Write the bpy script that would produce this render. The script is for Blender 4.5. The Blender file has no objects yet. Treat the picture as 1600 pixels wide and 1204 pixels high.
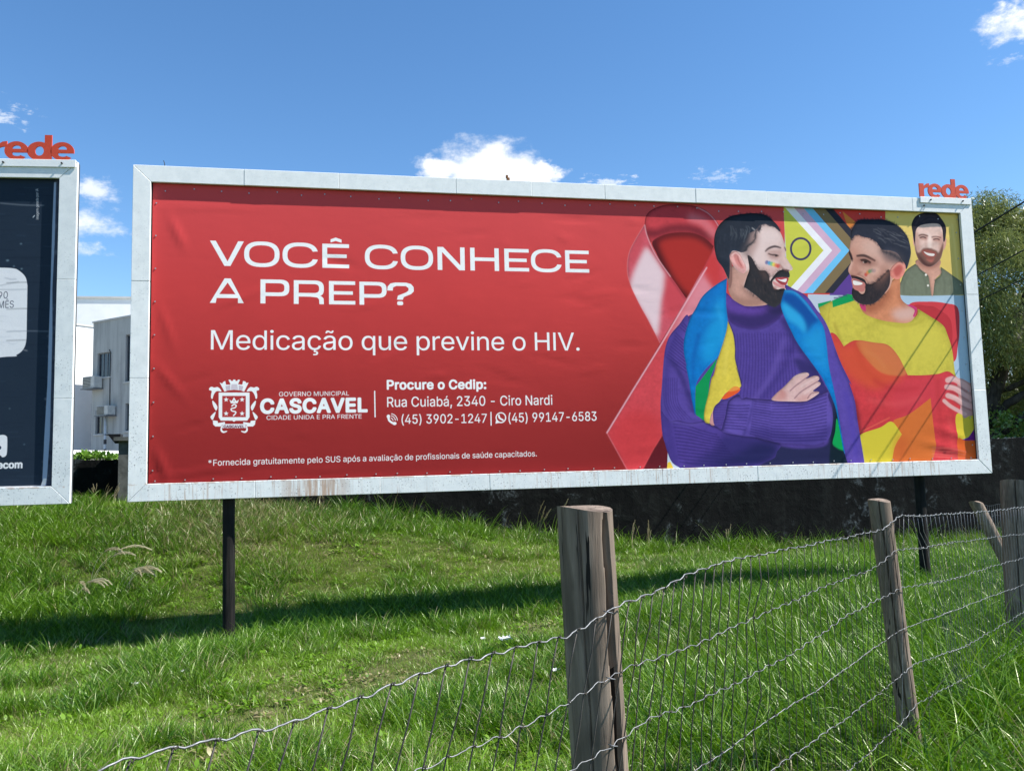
import bpy, bmesh, math, random, os
import numpy as np
from mathutils import Vector, Matrix, Euler

# ---------------------------------------------------------------- camera, sky, sun
SC = bpy.context.scene
COL = SC.collection
FPX, PITCH, ROLL, EYE = 1252.35, 0.0886, -0.0253, 1.65      # focal length in pixels of a 1600 px wide frame
cam_d = bpy.data.cameras.new('camera')
cam_d.sensor_fit = 'HORIZONTAL'; cam_d.sensor_width = 36.0; cam_d.lens = FPX * 36.0 / 1600.0
cam_d.clip_start = 0.05; cam_d.clip_end = 3000
cam = bpy.data.objects.new('camera', cam_d); COL.objects.link(cam); SC.camera = cam
_f = np.array([0, math.cos(PITCH), math.sin(PITCH)]); _u0 = np.array([0, -math.sin(PITCH), math.cos(PITCH)]); _r0 = np.array([1., 0, 0])
CR = math.cos(ROLL) * _r0 + math.sin(ROLL) * _u0
CU = -math.sin(ROLL) * _r0 + math.cos(ROLL) * _u0
CF = _f
cam.matrix_world = Matrix(((CR[0], CU[0], -CF[0], 0), (CR[1], CU[1], -CF[1], 0), (CR[2], CU[2], -CF[2], EYE), (0, 0, 0, 1)))

def ray(px, py):
    return CF + CR * ((px - 800) / FPX) - CU * ((py - 602) / FPX)
def at_depth(px, py, Y):
    d = ray(px, py); return np.array([0, 0, EYE]) + d * (Y / d[1])
def proj(P):
    P = np.asarray(P, float) - np.array([0, 0, EYE])
    w = P @ CF
    return np.stack([800 + FPX * (P @ CR) / w, 602 - FPX * (P @ CU) / w], -1)

# sun: from the front right of the hoarding, 49 degrees up
YAW = 0.1947
BA = np.array([math.cos(YAW), math.sin(YAW), 0.0])            # along the hoarding
BN = np.array([-math.sin(YAW), math.cos(YAW), 0.0])           # into the hoarding, away from the viewer
SUN = 0.78 * BA - 0.27 * BN + np.array([0, 0, 1.0]); SUN /= np.linalg.norm(SUN)
sl = bpy.data.lights.new('sun', 'SUN'); sl.energy = 5.0; sl.angle = math.radians(0.53); sl.color = (1.0, 0.955, 0.88)
so = bpy.data.objects.new('sun', sl); COL.objects.link(so)
so.rotation_euler = Vector(-SUN).to_track_quat('-Z', 'Y').to_euler(); so.location = (0, 0, 30)
SUN_EL = math.asin(SUN[2]); SUN_ROT = math.atan2(SUN[0], SUN[1])
SC.view_settings.view_transform = 'Standard'; SC.view_settings.look = 'None'
SC.view_settings.exposure = 0.88; SC.view_settings.gamma = 1.0; SC.view_settings.use_curve_mapping = False
SC.render.engine = 'CYCLES'
SC.cycles.max_bounces = 4; SC.cycles.diffuse_bounces = 3; SC.cycles.transparent_max_bounces = 6

world = bpy.data.worlds.new('World'); SC.world = world; world.use_nodes = True
def build_world():
    nt = world.node_tree; N = nt.nodes; L = nt.links; N.clear()
    out = N.new('ShaderNodeOutputWorld'); bg = N.new('ShaderNodeBackground'); L.new(bg.outputs[0], out.inputs[0])
    sky = N.new('ShaderNodeTexSky'); sky.sky_type = 'NISHITA'; sky.sun_disc = False
    sky.sun_elevation = SUN_EL; sky.sun_rotation = SUN_ROT
    sky.altitude = 750; sky.air_density = 1.0; sky.dust_density = 0.1; sky.ozone_density = 1.6
    bg.inputs[1].default_value = 0.112
    tc = N.new('ShaderNodeTexCoord')
    def math_(op, a, b=None, c=None):
        n = N.new('ShaderNodeMath'); n.operation = op
        for i, v in enumerate((a, b, c)):
            if v is None: continue
            if isinstance(v, (int, float)): n.inputs[i].default_value = v
            else: L.new(v, n.inputs[i])
        return n.outputs[0]
    def dot_(v):
        n = N.new('ShaderNodeVectorMath'); n.operation = 'DOT_PRODUCT'; L.new(tc.outputs['Generated'], n.inputs[0]); n.inputs[1].default_value = v
        return n.outputs['Value']
    def noise(scale, detail, rough, off=(0, 0, 0), sc=(1, 1, 1.6)):
        m = N.new('ShaderNodeMapping'); m.inputs['Location'].default_value = off; m.inputs['Scale'].default_value = sc
        L.new(tc.outputs['Generated'], m.inputs[0])
        n = N.new('ShaderNodeTexNoise'); n.inputs['Scale'].default_value = scale; n.inputs['Detail'].default_value = detail
        n.inputs['Roughness'].default_value = rough; L.new(m.outputs[0], n.inputs['Vector'])
        return n.outputs[0]
    nA = noise(26, 9, 0.62); nB = noise(9, 3, 0.5, (4, 1, 2)); nD = noise(60, 8, .7, (2, 7, 1), (1, 1, 2.6))
    total = None; shade = None
    def dirv(px, py):
        d = ray(px, py); return d / np.linalg.norm(d)
    clouds = [  # px, py, half width, half height (pixels of the photograph), strength, wispiness
        (755, 268, 116, 56, 1.5, 0.62), (845, 278, 66, 30, 1.1, 1.2), (690, 272, 58, 36, 1.2, 0.9), (945, 287, 50, 13, .62, 2.4), (1128, 276, 48, 16, .35, 2.8),
        (150, 302, 46, 22, .75, 1.9), (118, 348, 76, 44, .95, 1.3), (135, 394, 58, 28, .75, 1.9), (-20, 180, 46, 26, .6, 2.2),
        (1592, 38, 52, 40, 1.25, 1.4), (1660, 20, 90, 50, 1.2, 1.2), (1575, 96, 24, 10, .3, 2.6), (-160, 330, 150, 60, 1.2, 1.2), (20, 360, 90, 50, 1.0, 1.3)]
    cl = [(dirv(a, b), w / FPX, h / FPX, s, k) for a, b, w, h, s, k in clouds]
    rr = random.Random(5)
    for i in range(9):                                         # the same scattered clouds all round the sky
        az = math.radians(55 + i * 30 + rr.uniform(-8, 8)); el = math.radians(rr.uniform(10, 26))
        d = np.array([math.sin(az) * math.cos(el), math.cos(az) * math.cos(el), math.sin(el)])
        cl.append((d, rr.uniform(.1, .17), rr.uniform(.03, .06), 1.2, 1.2))
    for d, w, h, s, k in cl:
        r = np.cross(d, [0, 0, 1.0]); r /= np.linalg.norm(r); u = np.cross(r, d)
        dd = math_('MAXIMUM', dot_(tuple(d)), 0.02)
        X = math_('DIVIDE', dot_(tuple(r)), dd); Yv = math_('DIVIDE', dot_(tuple(u)), dd)
        X2 = math_('MULTIPLY', X, 1 / w); Y1 = math_('MULTIPLY', Yv, 1 / h)
        Y2 = math_('MULTIPLY', math_('MINIMUM', Y1, 0.0), 1.5)
        Y3 = math_('ADD', math_('MAXIMUM', Y1, 0.0), Y2)
        q = math_('SQRT', math_('ADD', math_('MULTIPLY', X2, X2), math_('MULTIPLY', Y3, Y3)))
        f = math_('SUBTRACT', 1.0, q)
        nz = math_('MULTIPLY', math_('SUBTRACT', nA if k < 2 else nD, 0.52), 2.2 * k)
        f = math_('ADD', f, nz)
        f = math_('ADD', f, math_('MULTIPLY', math_('SUBTRACT', nB, .5), .8))
        ok = math_('GREATER_THAN', dot_(tuple(d)), 0.5)
        ms = N.new('ShaderNodeMapRange'); ms.interpolation_type = 'SMOOTHSTEP'
        ms.inputs[1].default_value = 0.08; ms.inputs[2].default_value = 0.62 if k < 1.3 else 1.1; ms.inputs[4].default_value = min(s, 1.0)
        L.new(f, ms.inputs[0]); m = math_('MULTIPLY', ms.outputs[0], ok)
        total = m if total is None else math_('MAXIMUM', total, m)
        shd = math_('MULTIPLY', ok, Y1)
        shade = math_('MULTIPLY', m, Y1) if shade is None else math_('ADD', shade, math_('MULTIPLY', m, Y1))
    cr = N.new('ShaderNodeMapRange'); cr.inputs[1].default_value = -0.9; cr.inputs[2].default_value = 0.5; L.new(math_('ADD', shade, math_('MULTIPLY', math_('SUBTRACT', nA, .5), 1.5)), cr.inputs[0])
    cc = N.new('ShaderNodeMix'); cc.data_type = 'RGBA'; L.new(cr.outputs[0], cc.inputs[0])
    cc.inputs[6].default_value = (4.4, 4.8, 5.4, 1); cc.inputs[7].default_value = (5.9, 6.0, 6.1, 1)
    gam = N.new('ShaderNodeHueSaturation'); gam.inputs['Saturation'].default_value = 1.22; gam.inputs['Value'].default_value = 1.0
    L.new(sky.outputs[0], gam.inputs['Color'])
    mx = N.new('ShaderNodeMix'); mx.data_type = 'RGBA'; L.new(total, mx.inputs[0]); L.new(gam.outputs[0], mx.inputs[6]); L.new(cc.outputs[2], mx.inputs[7])
    L.new(mx.outputs[2], bg.inputs[0])
build_world()
# ---------------------------------------------------------------- hoarding geometry (shared by the print and the frame)
BO = np.array([-3.7942, 7.9102, EYE - 0.3465])                # lower left front corner of the big hoarding
BW, BH, BF, BD = 9.7856, 3.40, 0.172, 0.050                   # width, height, frame width, recess of the sheet
PU0, PV0, PW, PH = 0.145, 0.145, BW - 0.29, BH - 0.29         # sheet rectangle in hoarding coordinates
# second hoarding (only its right end is in the picture)
YAW2 = math.radians(6.7)
BA2 = np.array([math.cos(YAW2), math.sin(YAW2), 0.0]); BN2 = np.array([-math.sin(YAW2), math.cos(YAW2), 0.0])

class Plane:                                                  # maps photograph pixels to metres on a sheet
    def __init__(s, o, a, n, depth):
        s.o = o + n * depth; s.a = a; s.n = n
    def uv(s, pts):
        pts = np.atleast_2d(np.asarray(pts, float))
        d = CF[None] + CR[None] * ((pts[:, :1] - 800) / FPX) - CU[None] * ((pts[:, 1:] - 602) / FPX)
        e = np.array([0, 0, EYE]); t = ((s.o - e) @ s.n) / (d @ s.n)
        P = e + d * t[:, None] - s.o
        return np.stack([P @ s.a, P[:, 2]], 1)

class Art:
    def __init__(s, plane, u0, v0, w, h, ppm):
        s.pl, s.u0, s.v0, s.w, s.h, s.k = plane, u0, v0, w, h, ppm
        s.W, s.H = int(w * ppm), int(h * ppm)
        s.img = np.zeros((s.H, s.W, 3), np.float32)
    def tex(s, pts):
        uv = s.pl.uv(pts); return np.stack([(uv[:, 0] - s.u0) * s.k, (s.h - (uv[:, 1] - s.v0)) * s.k], 1)
    def pxs(s, px, py):                                       # texture pixels per photo pixel near a place
        a = s.tex([(px, py), (px + 2, py), (px, py + 2)]); return (np.linalg.norm(a[1] - a[0]) + np.linalg.norm(a[2] - a[0])) / 4

def lin(c):
    c = np.asarray(c, float) / 255.0
    return np.where(c <= 0.04045, c / 12.92, ((c + 0.055) / 1.055) ** 2.4)
REF = lin((224, 234, 241))
def ALB(c, k=0.80): return np.clip(k * lin(c) / REF, 0.004, 0.9)   # photo colour in full sun -> surface colour

def fill_edges(E, W, H, ss=4):
    """coverage mask of an unordered closed edge set, even-odd; returns (x0,y0,mask)"""
    x0 = max(0, int(math.floor(E[..., 0].min())) - 1); x1 = min(W, int(math.ceil(E[..., 0].max())) + 2)
    y0 = max(0, int(math.floor(E[..., 1].min())) - 1); y1 = min(H, int(math.ceil(E[..., 1].max())) + 2)
    if x1 <= x0 or y1 <= y0: return None
    w, h = x1 - x0, y1 - y0
    A = E[:, 0] - (x0, y0); B = E[:, 1] - (x0, y0)
    sw = A[:, 1] > B[:, 1]; A2 = np.where(sw[:, None], B, A); B2 = np.where(sw[:, None], A, B)
    r0 = np.ceil(A2[:, 1] * ss - 0.5).astype(int); r1 = np.ceil(B2[:, 1] * ss - 0.5).astype(int)
    r0 = np.clip(r0, 0, h * ss); r1 = np.clip(r1, 0, h * ss); n = r1 - r0
    keep = n > 0; A2, B2, r0, n = A2[keep], B2[keep], r0[keep], n[keep]
    if len(n) == 0: return None
    idx = np.repeat(np.arange(len(n)), n)
    rows = np.arange(n.sum()) - np.repeat(np.cumsum(n) - n, n) + r0[idx]
    yy = (rows + 0.5) / ss
    t = (yy - A2[idx, 1]) / (B2[idx, 1] - A2[idx, 1]); xx = np.clip(A2[idx, 0] + t * (B2[idx, 0] - A2[idx, 0]), 0, w - 1e-3)
    o = np.lexsort((xx, rows)); rows, xx = rows[o], xx[o]
    start = np.r_[True, rows[1:] != rows[:-1]]; first = np.maximum.accumulate(np.where(start, np.arange(len(rows)), 0))
    sgn = np.where((np.arange(len(rows)) - first) % 2 == 0, 1.0, -1.0)
    D = np.zeros((h, w + 2), np.float32); fl = np.floor(xx).astype(int); fr = xx - fl; yi = rows // ss
    np.add.at(D, (yi, fl), sgn * (1 - fr)); np.add.at(D, (yi, fl + 1), sgn * fr)
    m = np.cumsum(D, 1)[:, :w] / ss
    return x0, y0, np.clip(m, 0, 1)

def fill_wind(E, W, H, ss=4):
    """non-zero winding fill of directed outlines"""
    x0 = max(0, int(math.floor(E[..., 0].min())) - 1); x1 = min(W, int(math.ceil(E[..., 0].max())) + 2)
    y0 = max(0, int(math.floor(E[..., 1].min())) - 1); y1 = min(H, int(math.ceil(E[..., 1].max())) + 2)
    w, h = x1 - x0, y1 - y0
    A = E[:, 0] - (x0, y0); B = E[:, 1] - (x0, y0); sw = A[:, 1] > B[:, 1]; dr = np.where(sw, -1, 1)
    A2 = np.where(sw[:, None], B, A); B2 = np.where(sw[:, None], A, B)
    r0 = np.clip(np.ceil(A2[:, 1] * ss - 0.5).astype(int), 0, h * ss); n = np.clip(np.ceil(B2[:, 1] * ss - 0.5).astype(int), 0, h * ss) - r0
    keep = n > 0; A2, B2, r0, n, dr = A2[keep], B2[keep], r0[keep], n[keep], dr[keep]
    idx = np.repeat(np.arange(len(n)), n); rows = np.arange(n.sum()) - np.repeat(np.cumsum(n) - n, n) + r0[idx]
    t = ((rows + 0.5) / ss - A2[idx, 1]) / (B2[idx, 1] - A2[idx, 1]); xx = np.clip(A2[idx, 0] + t * (B2[idx, 0] - A2[idx, 0]), 0, w - 1e-3)
    o = np.lexsort((xx, rows)); rows, xx, dd = rows[o], xx[o], dr[idx][o]
    c = np.cumsum(dd); prev = c - dd                                # every row sums to zero
    sgn = np.where((prev == 0) & (c != 0), 1.0, np.where((prev != 0) & (c == 0), -1.0, 0.0))
    D = np.zeros((h, w + 2), np.float32); fl = np.floor(xx).astype(int); fr = xx - fl; yi = rows // ss
    np.add.at(D, (yi, fl), sgn * (1 - fr)); np.add.at(D, (yi, fl + 1), sgn * fr)
    return x0, y0, np.clip(np.cumsum(D, 1)[:, :w] / ss, 0, 1)

def fill_tris(T, W, H, ss=4):
    """coverage of the union of triangles"""
    E = np.stack([T, np.roll(T, -1, 1)], 2).reshape(-1, 2, 2); tri = np.repeat(np.arange(len(T)), 3)
    x0 = max(0, int(math.floor(E[..., 0].min())) - 1); x1 = min(W, int(math.ceil(E[..., 0].max())) + 2)
    y0 = max(0, int(math.floor(E[..., 1].min())) - 1); y1 = min(H, int(math.ceil(E[..., 1].max())) + 2)
    if x1 <= x0 or y1 <= y0: return None
    w, h = x1 - x0, y1 - y0
    A = E[:, 0] - (x0, y0); B = E[:, 1] - (x0, y0); sw = A[:, 1] > B[:, 1]
    A2 = np.where(sw[:, None], B, A); B2 = np.where(sw[:, None], A, B)
    r0 = np.clip(np.ceil(A2[:, 1] * ss - 0.5).astype(int), 0, h * ss); n = np.clip(np.ceil(B2[:, 1] * ss - 0.5).astype(int), 0, h * ss) - r0
    keep = n > 0; A2, B2, r0, n, tri = A2[keep], B2[keep], r0[keep], n[keep], tri[keep]
    idx = np.repeat(np.arange(len(n)), n); rows = np.arange(n.sum()) - np.repeat(np.cumsum(n) - n, n) + r0[idx]
    t = ((rows + 0.5) / ss - A2[idx, 1]) / (B2[idx, 1] - A2[idx, 1]); xx = np.clip(A2[idx, 0] + t * (B2[idx, 0] - A2[idx, 0]), 0, w - 1e-3)
    o = np.lexsort((xx, rows, tri[idx])); rows, xx = rows[o], xx[o]
    sgn = np.where(np.arange(len(rows)) % 2 == 0, 1.0, -1.0)
    D = np.zeros((h * ss, w + 2), np.float32); fl = np.floor(xx).astype(int); fr = xx - fl
    np.add.at(D, (rows, fl), sgn * (1 - fr)); np.add.at(D, (rows, fl + 1), sgn * fr)
    m = np.clip(np.cumsum(D, 1)[:, :w], 0, 1).reshape(h, ss, w).mean(1)
    return x0, y0, m

def blur(m, r):
    r = max(1, int(r))
    for _ in range(3):
        for ax in (0, 1):
            p = np.pad(m, [(r + 1, r) if a == ax else (0, 0) for a in (0, 1)])
            c = np.cumsum(p, ax)
            k = 2 * r + 1
            m = (c[k:] - c[:-k]) / k if ax == 0 else (c[:, k:] - c[:, :-k]) / k
    return m

def crom(p, closed=True, n=8):
    p = np.asarray(p, float); N = len(p); out = []
    rng = range(N) if closed else range(N - 1)
    for i in rng:
        a, b = p[i], p[(i + 1) % N]
        if np.allclose(a, b): continue
        pa = p[(i - 1) % N] if (closed or i > 0) else a
        pb = p[(i + 2) % N] if (closed or i + 2 < N) else b
        ta = (b - pa) / 2; tb = (pb - a) / 2
        if np.allclose(pa, a): ta = (b - a) * .5 if not closed else (b - a) * .6
        if np.allclose(pb, b): tb = (b - a) * .6
        t = np.linspace(0, 1, n, endpoint=False)[:, None]
        out.append((2*t**3 - 3*t**2 + 1)*a + (t**3 - 2*t**2 + t)*ta + (-2*t**3 + 3*t**2)*b + (t**3 - t**2)*tb)
    if not closed: out.append(p[-1:])
    return np.concatenate(out)

VIEW = {'A': (940, 310, 4), 'B': (1100, 320, 7.525), 'C': (1300, 330, 6.686), 'D': (1400, 320, 8.03), 'E': (320, 585, 12.04),
        'F': (1180, 570, 7.08), 'G': (1400, 560, 6.686), 'H': (1030, 430, 7.08), 'I': (1030, 570, 7.08), 'J': (1200, 440, 7.27),
        'K': (940, 550, 5), 'L': (1240, 550, 4.4444), 'M': (1200, 310, 4), 'P': (0, 0, 1)}
def V(view, s):
    x0, y0, k = VIEW[view]
    if isinstance(s, str): s = [tuple(float(q) for q in a.split(',')) for a in s.split()]
    return [(x0 + x / k, y0 + y / k) for x, y in s]

def put(art, res, color, alpha=1.0, soft=0.0, clip=None):
    if res is None: return None
    x0, y0, m = res
    if soft > 0:
        r = max(1, int(round(soft))); pad = 3 * r + 2
        X0, Y0 = max(0, x0 - pad), max(0, y0 - pad); X1, Y1 = min(art.W, x0 + m.shape[1] + pad), min(art.H, y0 + m.shape[0] + pad)
        b = np.zeros((Y1 - Y0, X1 - X0), np.float32); b[y0 - Y0:y0 - Y0 + m.shape[0], x0 - X0:x0 - X0 + m.shape[1]] = m
        m = blur(b, r); x0, y0 = X0, Y0
    if clip is not None:
        full = clip[y0:y0 + m.shape[0], x0:x0 + m.shape[1]]; m = m * full
    col = ALB(color) if max(color) > 1.001 else np.asarray(color)
    sl_ = art.img[y0:y0 + m.shape[0], x0:x0 + m.shape[1]]
    a = (m * alpha)[..., None]
    sl_[:] = sl_ * (1 - a) + col.astype(np.float32) * a
    return x0, y0, m
def mask_of(art, res):
    f = np.zeros((art.H, art.W), np.float32)
    if res is not None:
        x0, y0, m = res; f[y0:y0 + m.shape[0], x0:x0 + m.shape[1]] = m
    return f
def relief(art, full, r, ke, kd, light=(-.45, -.8), tex=.03, seed=0):
    """rounds a printed shape the way a photograph would show it: softer tones towards its outline, a lit upper side, a little grain"""
    ys, xs = np.nonzero(full > .02)
    if len(ys) == 0: return
    pad = int(3 * r) + 3; y0, y1 = max(0, ys.min() - pad), min(art.H, ys.max() + pad); x0, x1 = max(0, xs.min() - pad), min(art.W, xs.max() + pad)
    m = full[y0:y1, x0:x1]; b = blur(np.pad(m, 2, mode='edge'), r)[2:-2, 2:-2]; b2 = blur(np.pad(m, 2, mode='edge'), max(1, r * .35))[2:-2, 2:-2]; b = .6 * b + .4 * b2
    gy, gx = np.gradient(b); sh = 1 - ke * 2 * np.clip(1 - b, 0, .6) + kd * r * (-gx * light[0] * -1 - gy * light[1] * -1)
    g = np.random.default_rng(seed); n = blur(g.standard_normal(m.shape).astype(np.float32), 2) * 8 + blur(g.standard_normal(m.shape).astype(np.float32), 7) * 22
    sh = np.clip(sh + tex * n, .3, 1.5); art.img[y0:y1, x0:x1] *= (1 + (sh - 1) * m)[..., None]
def poly(art, pts, color, alpha=1.0, soft=0.0, clip=None, smooth=True, view='P', mask=False, rl=(6, .28, .55)):
    pts = V(view, pts); c = np.mean(pts, 0)
    q = crom(pts) if smooth else np.asarray(pts, float)
    t = art.tex(q); E = np.stack([t, np.roll(t, -1, 0)], 1)
    r = put(art, fill_edges(E, art.W, art.H), color, alpha, soft * art.pxs(*c), clip)
    if mask:
        f = mask_of(art, r)
        if rl: relief(art, f, rl[0] * art.pxs(*c) / 2, rl[1], rl[2], seed=len(pts))
        return f
    return r
def line(art, pts, width, color, alpha=1.0, soft=0.0, clip=None, view='P', taper=0.0, smooth=True, mask=False):
    pts = V(view, pts); k = VIEW[view][2]; width = width / k
    p = crom(pts, closed=False, n=6) if smooth and len(pts) > 2 else np.asarray(pts, float)
    if len(p) == 2: p = np.array([p[0] + (p[1] - p[0]) * t for t in (0, .5, 1)])
    d = np.gradient(p, axis=0); d /= np.linalg.norm(d, axis=1)[:, None] + 1e-9; nrm = np.stack([-d[:, 1], d[:, 0]], 1)
    s = np.linspace(0, 1, len(p)); w = width / 2 * (1 - taper * np.abs(2 * s - 1) ** 2)
    a = p + nrm * w[:, None]; b = p - nrm * w[:, None]
    cap = []
    if taper == 0 and width > 1.6:
        for e, dd, sg in ((p[-1], d[-1], 1), (p[0], -d[0], 1)):
            n2 = np.array([-dd[1], dd[0]])
            cap.append([e + (n2 * math.cos(t) + dd * math.sin(t)) * width / 2 for t in np.linspace(0, math.pi, 7)])
        q = np.concatenate([a, np.array(cap[0]), b[::-1], np.array(cap[1])])
    else: q = np.concatenate([a, b[::-1]])
    t = art.tex(q); E = np.stack([t, np.roll(t, -1, 0)], 1)
    c = np.mean(pts, 0)
    r = put(art, fill_edges(E, art.W, art.H), color, alpha, soft * art.pxs(*c), clip)
    return mask_of(art, r) if mask else r
def blob(art, cx, cy, rx, ry, color, alpha=1., soft=0., clip=None, view='P', rot=0.0):
    t = np.linspace(0, 2 * math.pi, 24, endpoint=False); c, s = math.cos(rot), math.sin(rot)
    return poly(art, [(cx + c * rx * math.cos(a) - s * ry * math.sin(a), cy + s * rx * math.cos(a) + c * ry * math.sin(a)) for a in t], color, alpha, soft, clip, False, view)

def feather(art, pts, n, length, width, color, alpha, view, seed=0, ang=0.0, spread=.5, clip=None):
    """short strokes across an edge, for hair and beard outlines"""
    r = random.Random(seed); x0, y0, k = VIEW[view]; p = crom(np.array([tuple(float(q) for q in a.split(',')) for a in pts.split()]), False, 8)
    for i in range(n):
        t = r.uniform(0, len(p) - 1.001); j = int(t); q = p[j] + (p[j + 1] - p[j]) * (t - j); d = p[j + 1] - p[j]; a = math.atan2(d[1], d[0]) + ang + r.gauss(0, spread); L = length * r.uniform(.5, 1.2)
        line(art, [tuple(q - np.array([math.cos(a), math.sin(a)]) * L * .5), tuple(q + np.array([math.cos(a), math.sin(a)]) * L * .5)], width * r.uniform(.6, 1.2), color, alpha * r.uniform(.5, 1), .15, clip, view, taper=.7)

def load_font():
    try:
        p = os.path.join(bpy.utils.system_resource('DATAFILES'), 'fonts', 'Inter.woff2')
        return bpy.data.fonts.load(p)
    except Exception:
        return None
FONT = load_font()
def text_edges(body, spacing=1.0):
    """directed outline segments of a line of text"""
    cu = bpy.data.curves.new('lettering', 'FONT'); cu.body = body.replace('I', '\u0399') if FONT else body; cu.space_character = spacing
    if FONT: cu.font = FONT
    o = bpy.data.objects.new('lettering', cu); COL.objects.link(o)
    c2 = o.to_curve(bpy.context.evaluated_depsgraph_get()); out = []
    t = np.linspace(0, 1, 6, endpoint=False)[:, None]
    for sp in c2.splines:
        bp = sp.bezier_points; n = len(bp)
        P = np.array([[q.co[0], q.co[1]] for q in bp]); HL = np.array([[q.handle_left[0], q.handle_left[1]] for q in bp]); HR = np.array([[q.handle_right[0], q.handle_right[1]] for q in bp])
        pts = []
        for i in range(n):
            a, b, c, d = P[i], HR[i], HL[(i + 1) % n], P[(i + 1) % n]
            pts.append((1 - t) ** 3 * a + 3 * (1 - t) ** 2 * t * b + 3 * (1 - t) * t * t * c + t ** 3 * d)
        pts = np.concatenate(pts); out.append(np.stack([pts, np.roll(pts, -1, 0)], 1))
    o.to_curve_clear(); bpy.data.objects.remove(o); bpy.data.curves.remove(cu)
    return np.concatenate(out)
def text(art, body, x0, x1, yb0, yb1, yt0, color, offset=0.0, cap='H', alpha=1.0, spacing=1.0, rot=False):
    """fit a line of text between photo x0..x1 on the baseline yb0..yb1, cap top at yt0 on the left"""
    E = text_edges(body, spacing); C = text_edges(cap)
    ch = C[..., 1].max(); mn = E[..., 0].min(); mx = E[..., 0].max()
    a, b, c = art.tex([(x0, yb0), (x1, yb1), (x0, yt0)])
    ex = (b - a) / (mx - mn); ey = (c - a) / ch
    if abs(ex[1]) < abs(ex[0]) and not rot:                   # horizontal print: keep it square to the sheet
        ey = np.array([0, ey[1]])
    T = a + (E[..., :1] - mn) * ex + E[..., 1:] * ey
    r = fill_wind(T, art.W, art.H)
    if offset != 0:
        sc = np.linalg.norm(ey) * abs(offset)
        d = T[:, 1] - T[:, 0]; L = np.linalg.norm(d, axis=1); T2 = T[L > 1e-6]; d = d[L > 1e-6] / L[L > 1e-6][:, None]; n = np.stack([-d[:, 1], d[:, 0]], 1) * sc; e = d * sc * .5
        a0, a1, b0, b1 = T2[:, 0] + n - e, T2[:, 0] - n - e, T2[:, 1] + n + e, T2[:, 1] - n + e
        tr = np.concatenate([np.stack([a0, a1, b0], 1), np.stack([a1, b1, b0], 1)])
        q = fill_tris(tr, art.W, art.H); f1, f2 = mask_of(art, r), mask_of(art, q)
        m = np.maximum(f1, f2) if offset > 0 else f1 * (1 - f2); r = (0, 0, m)
    put(art, r, color, alpha)

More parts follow.
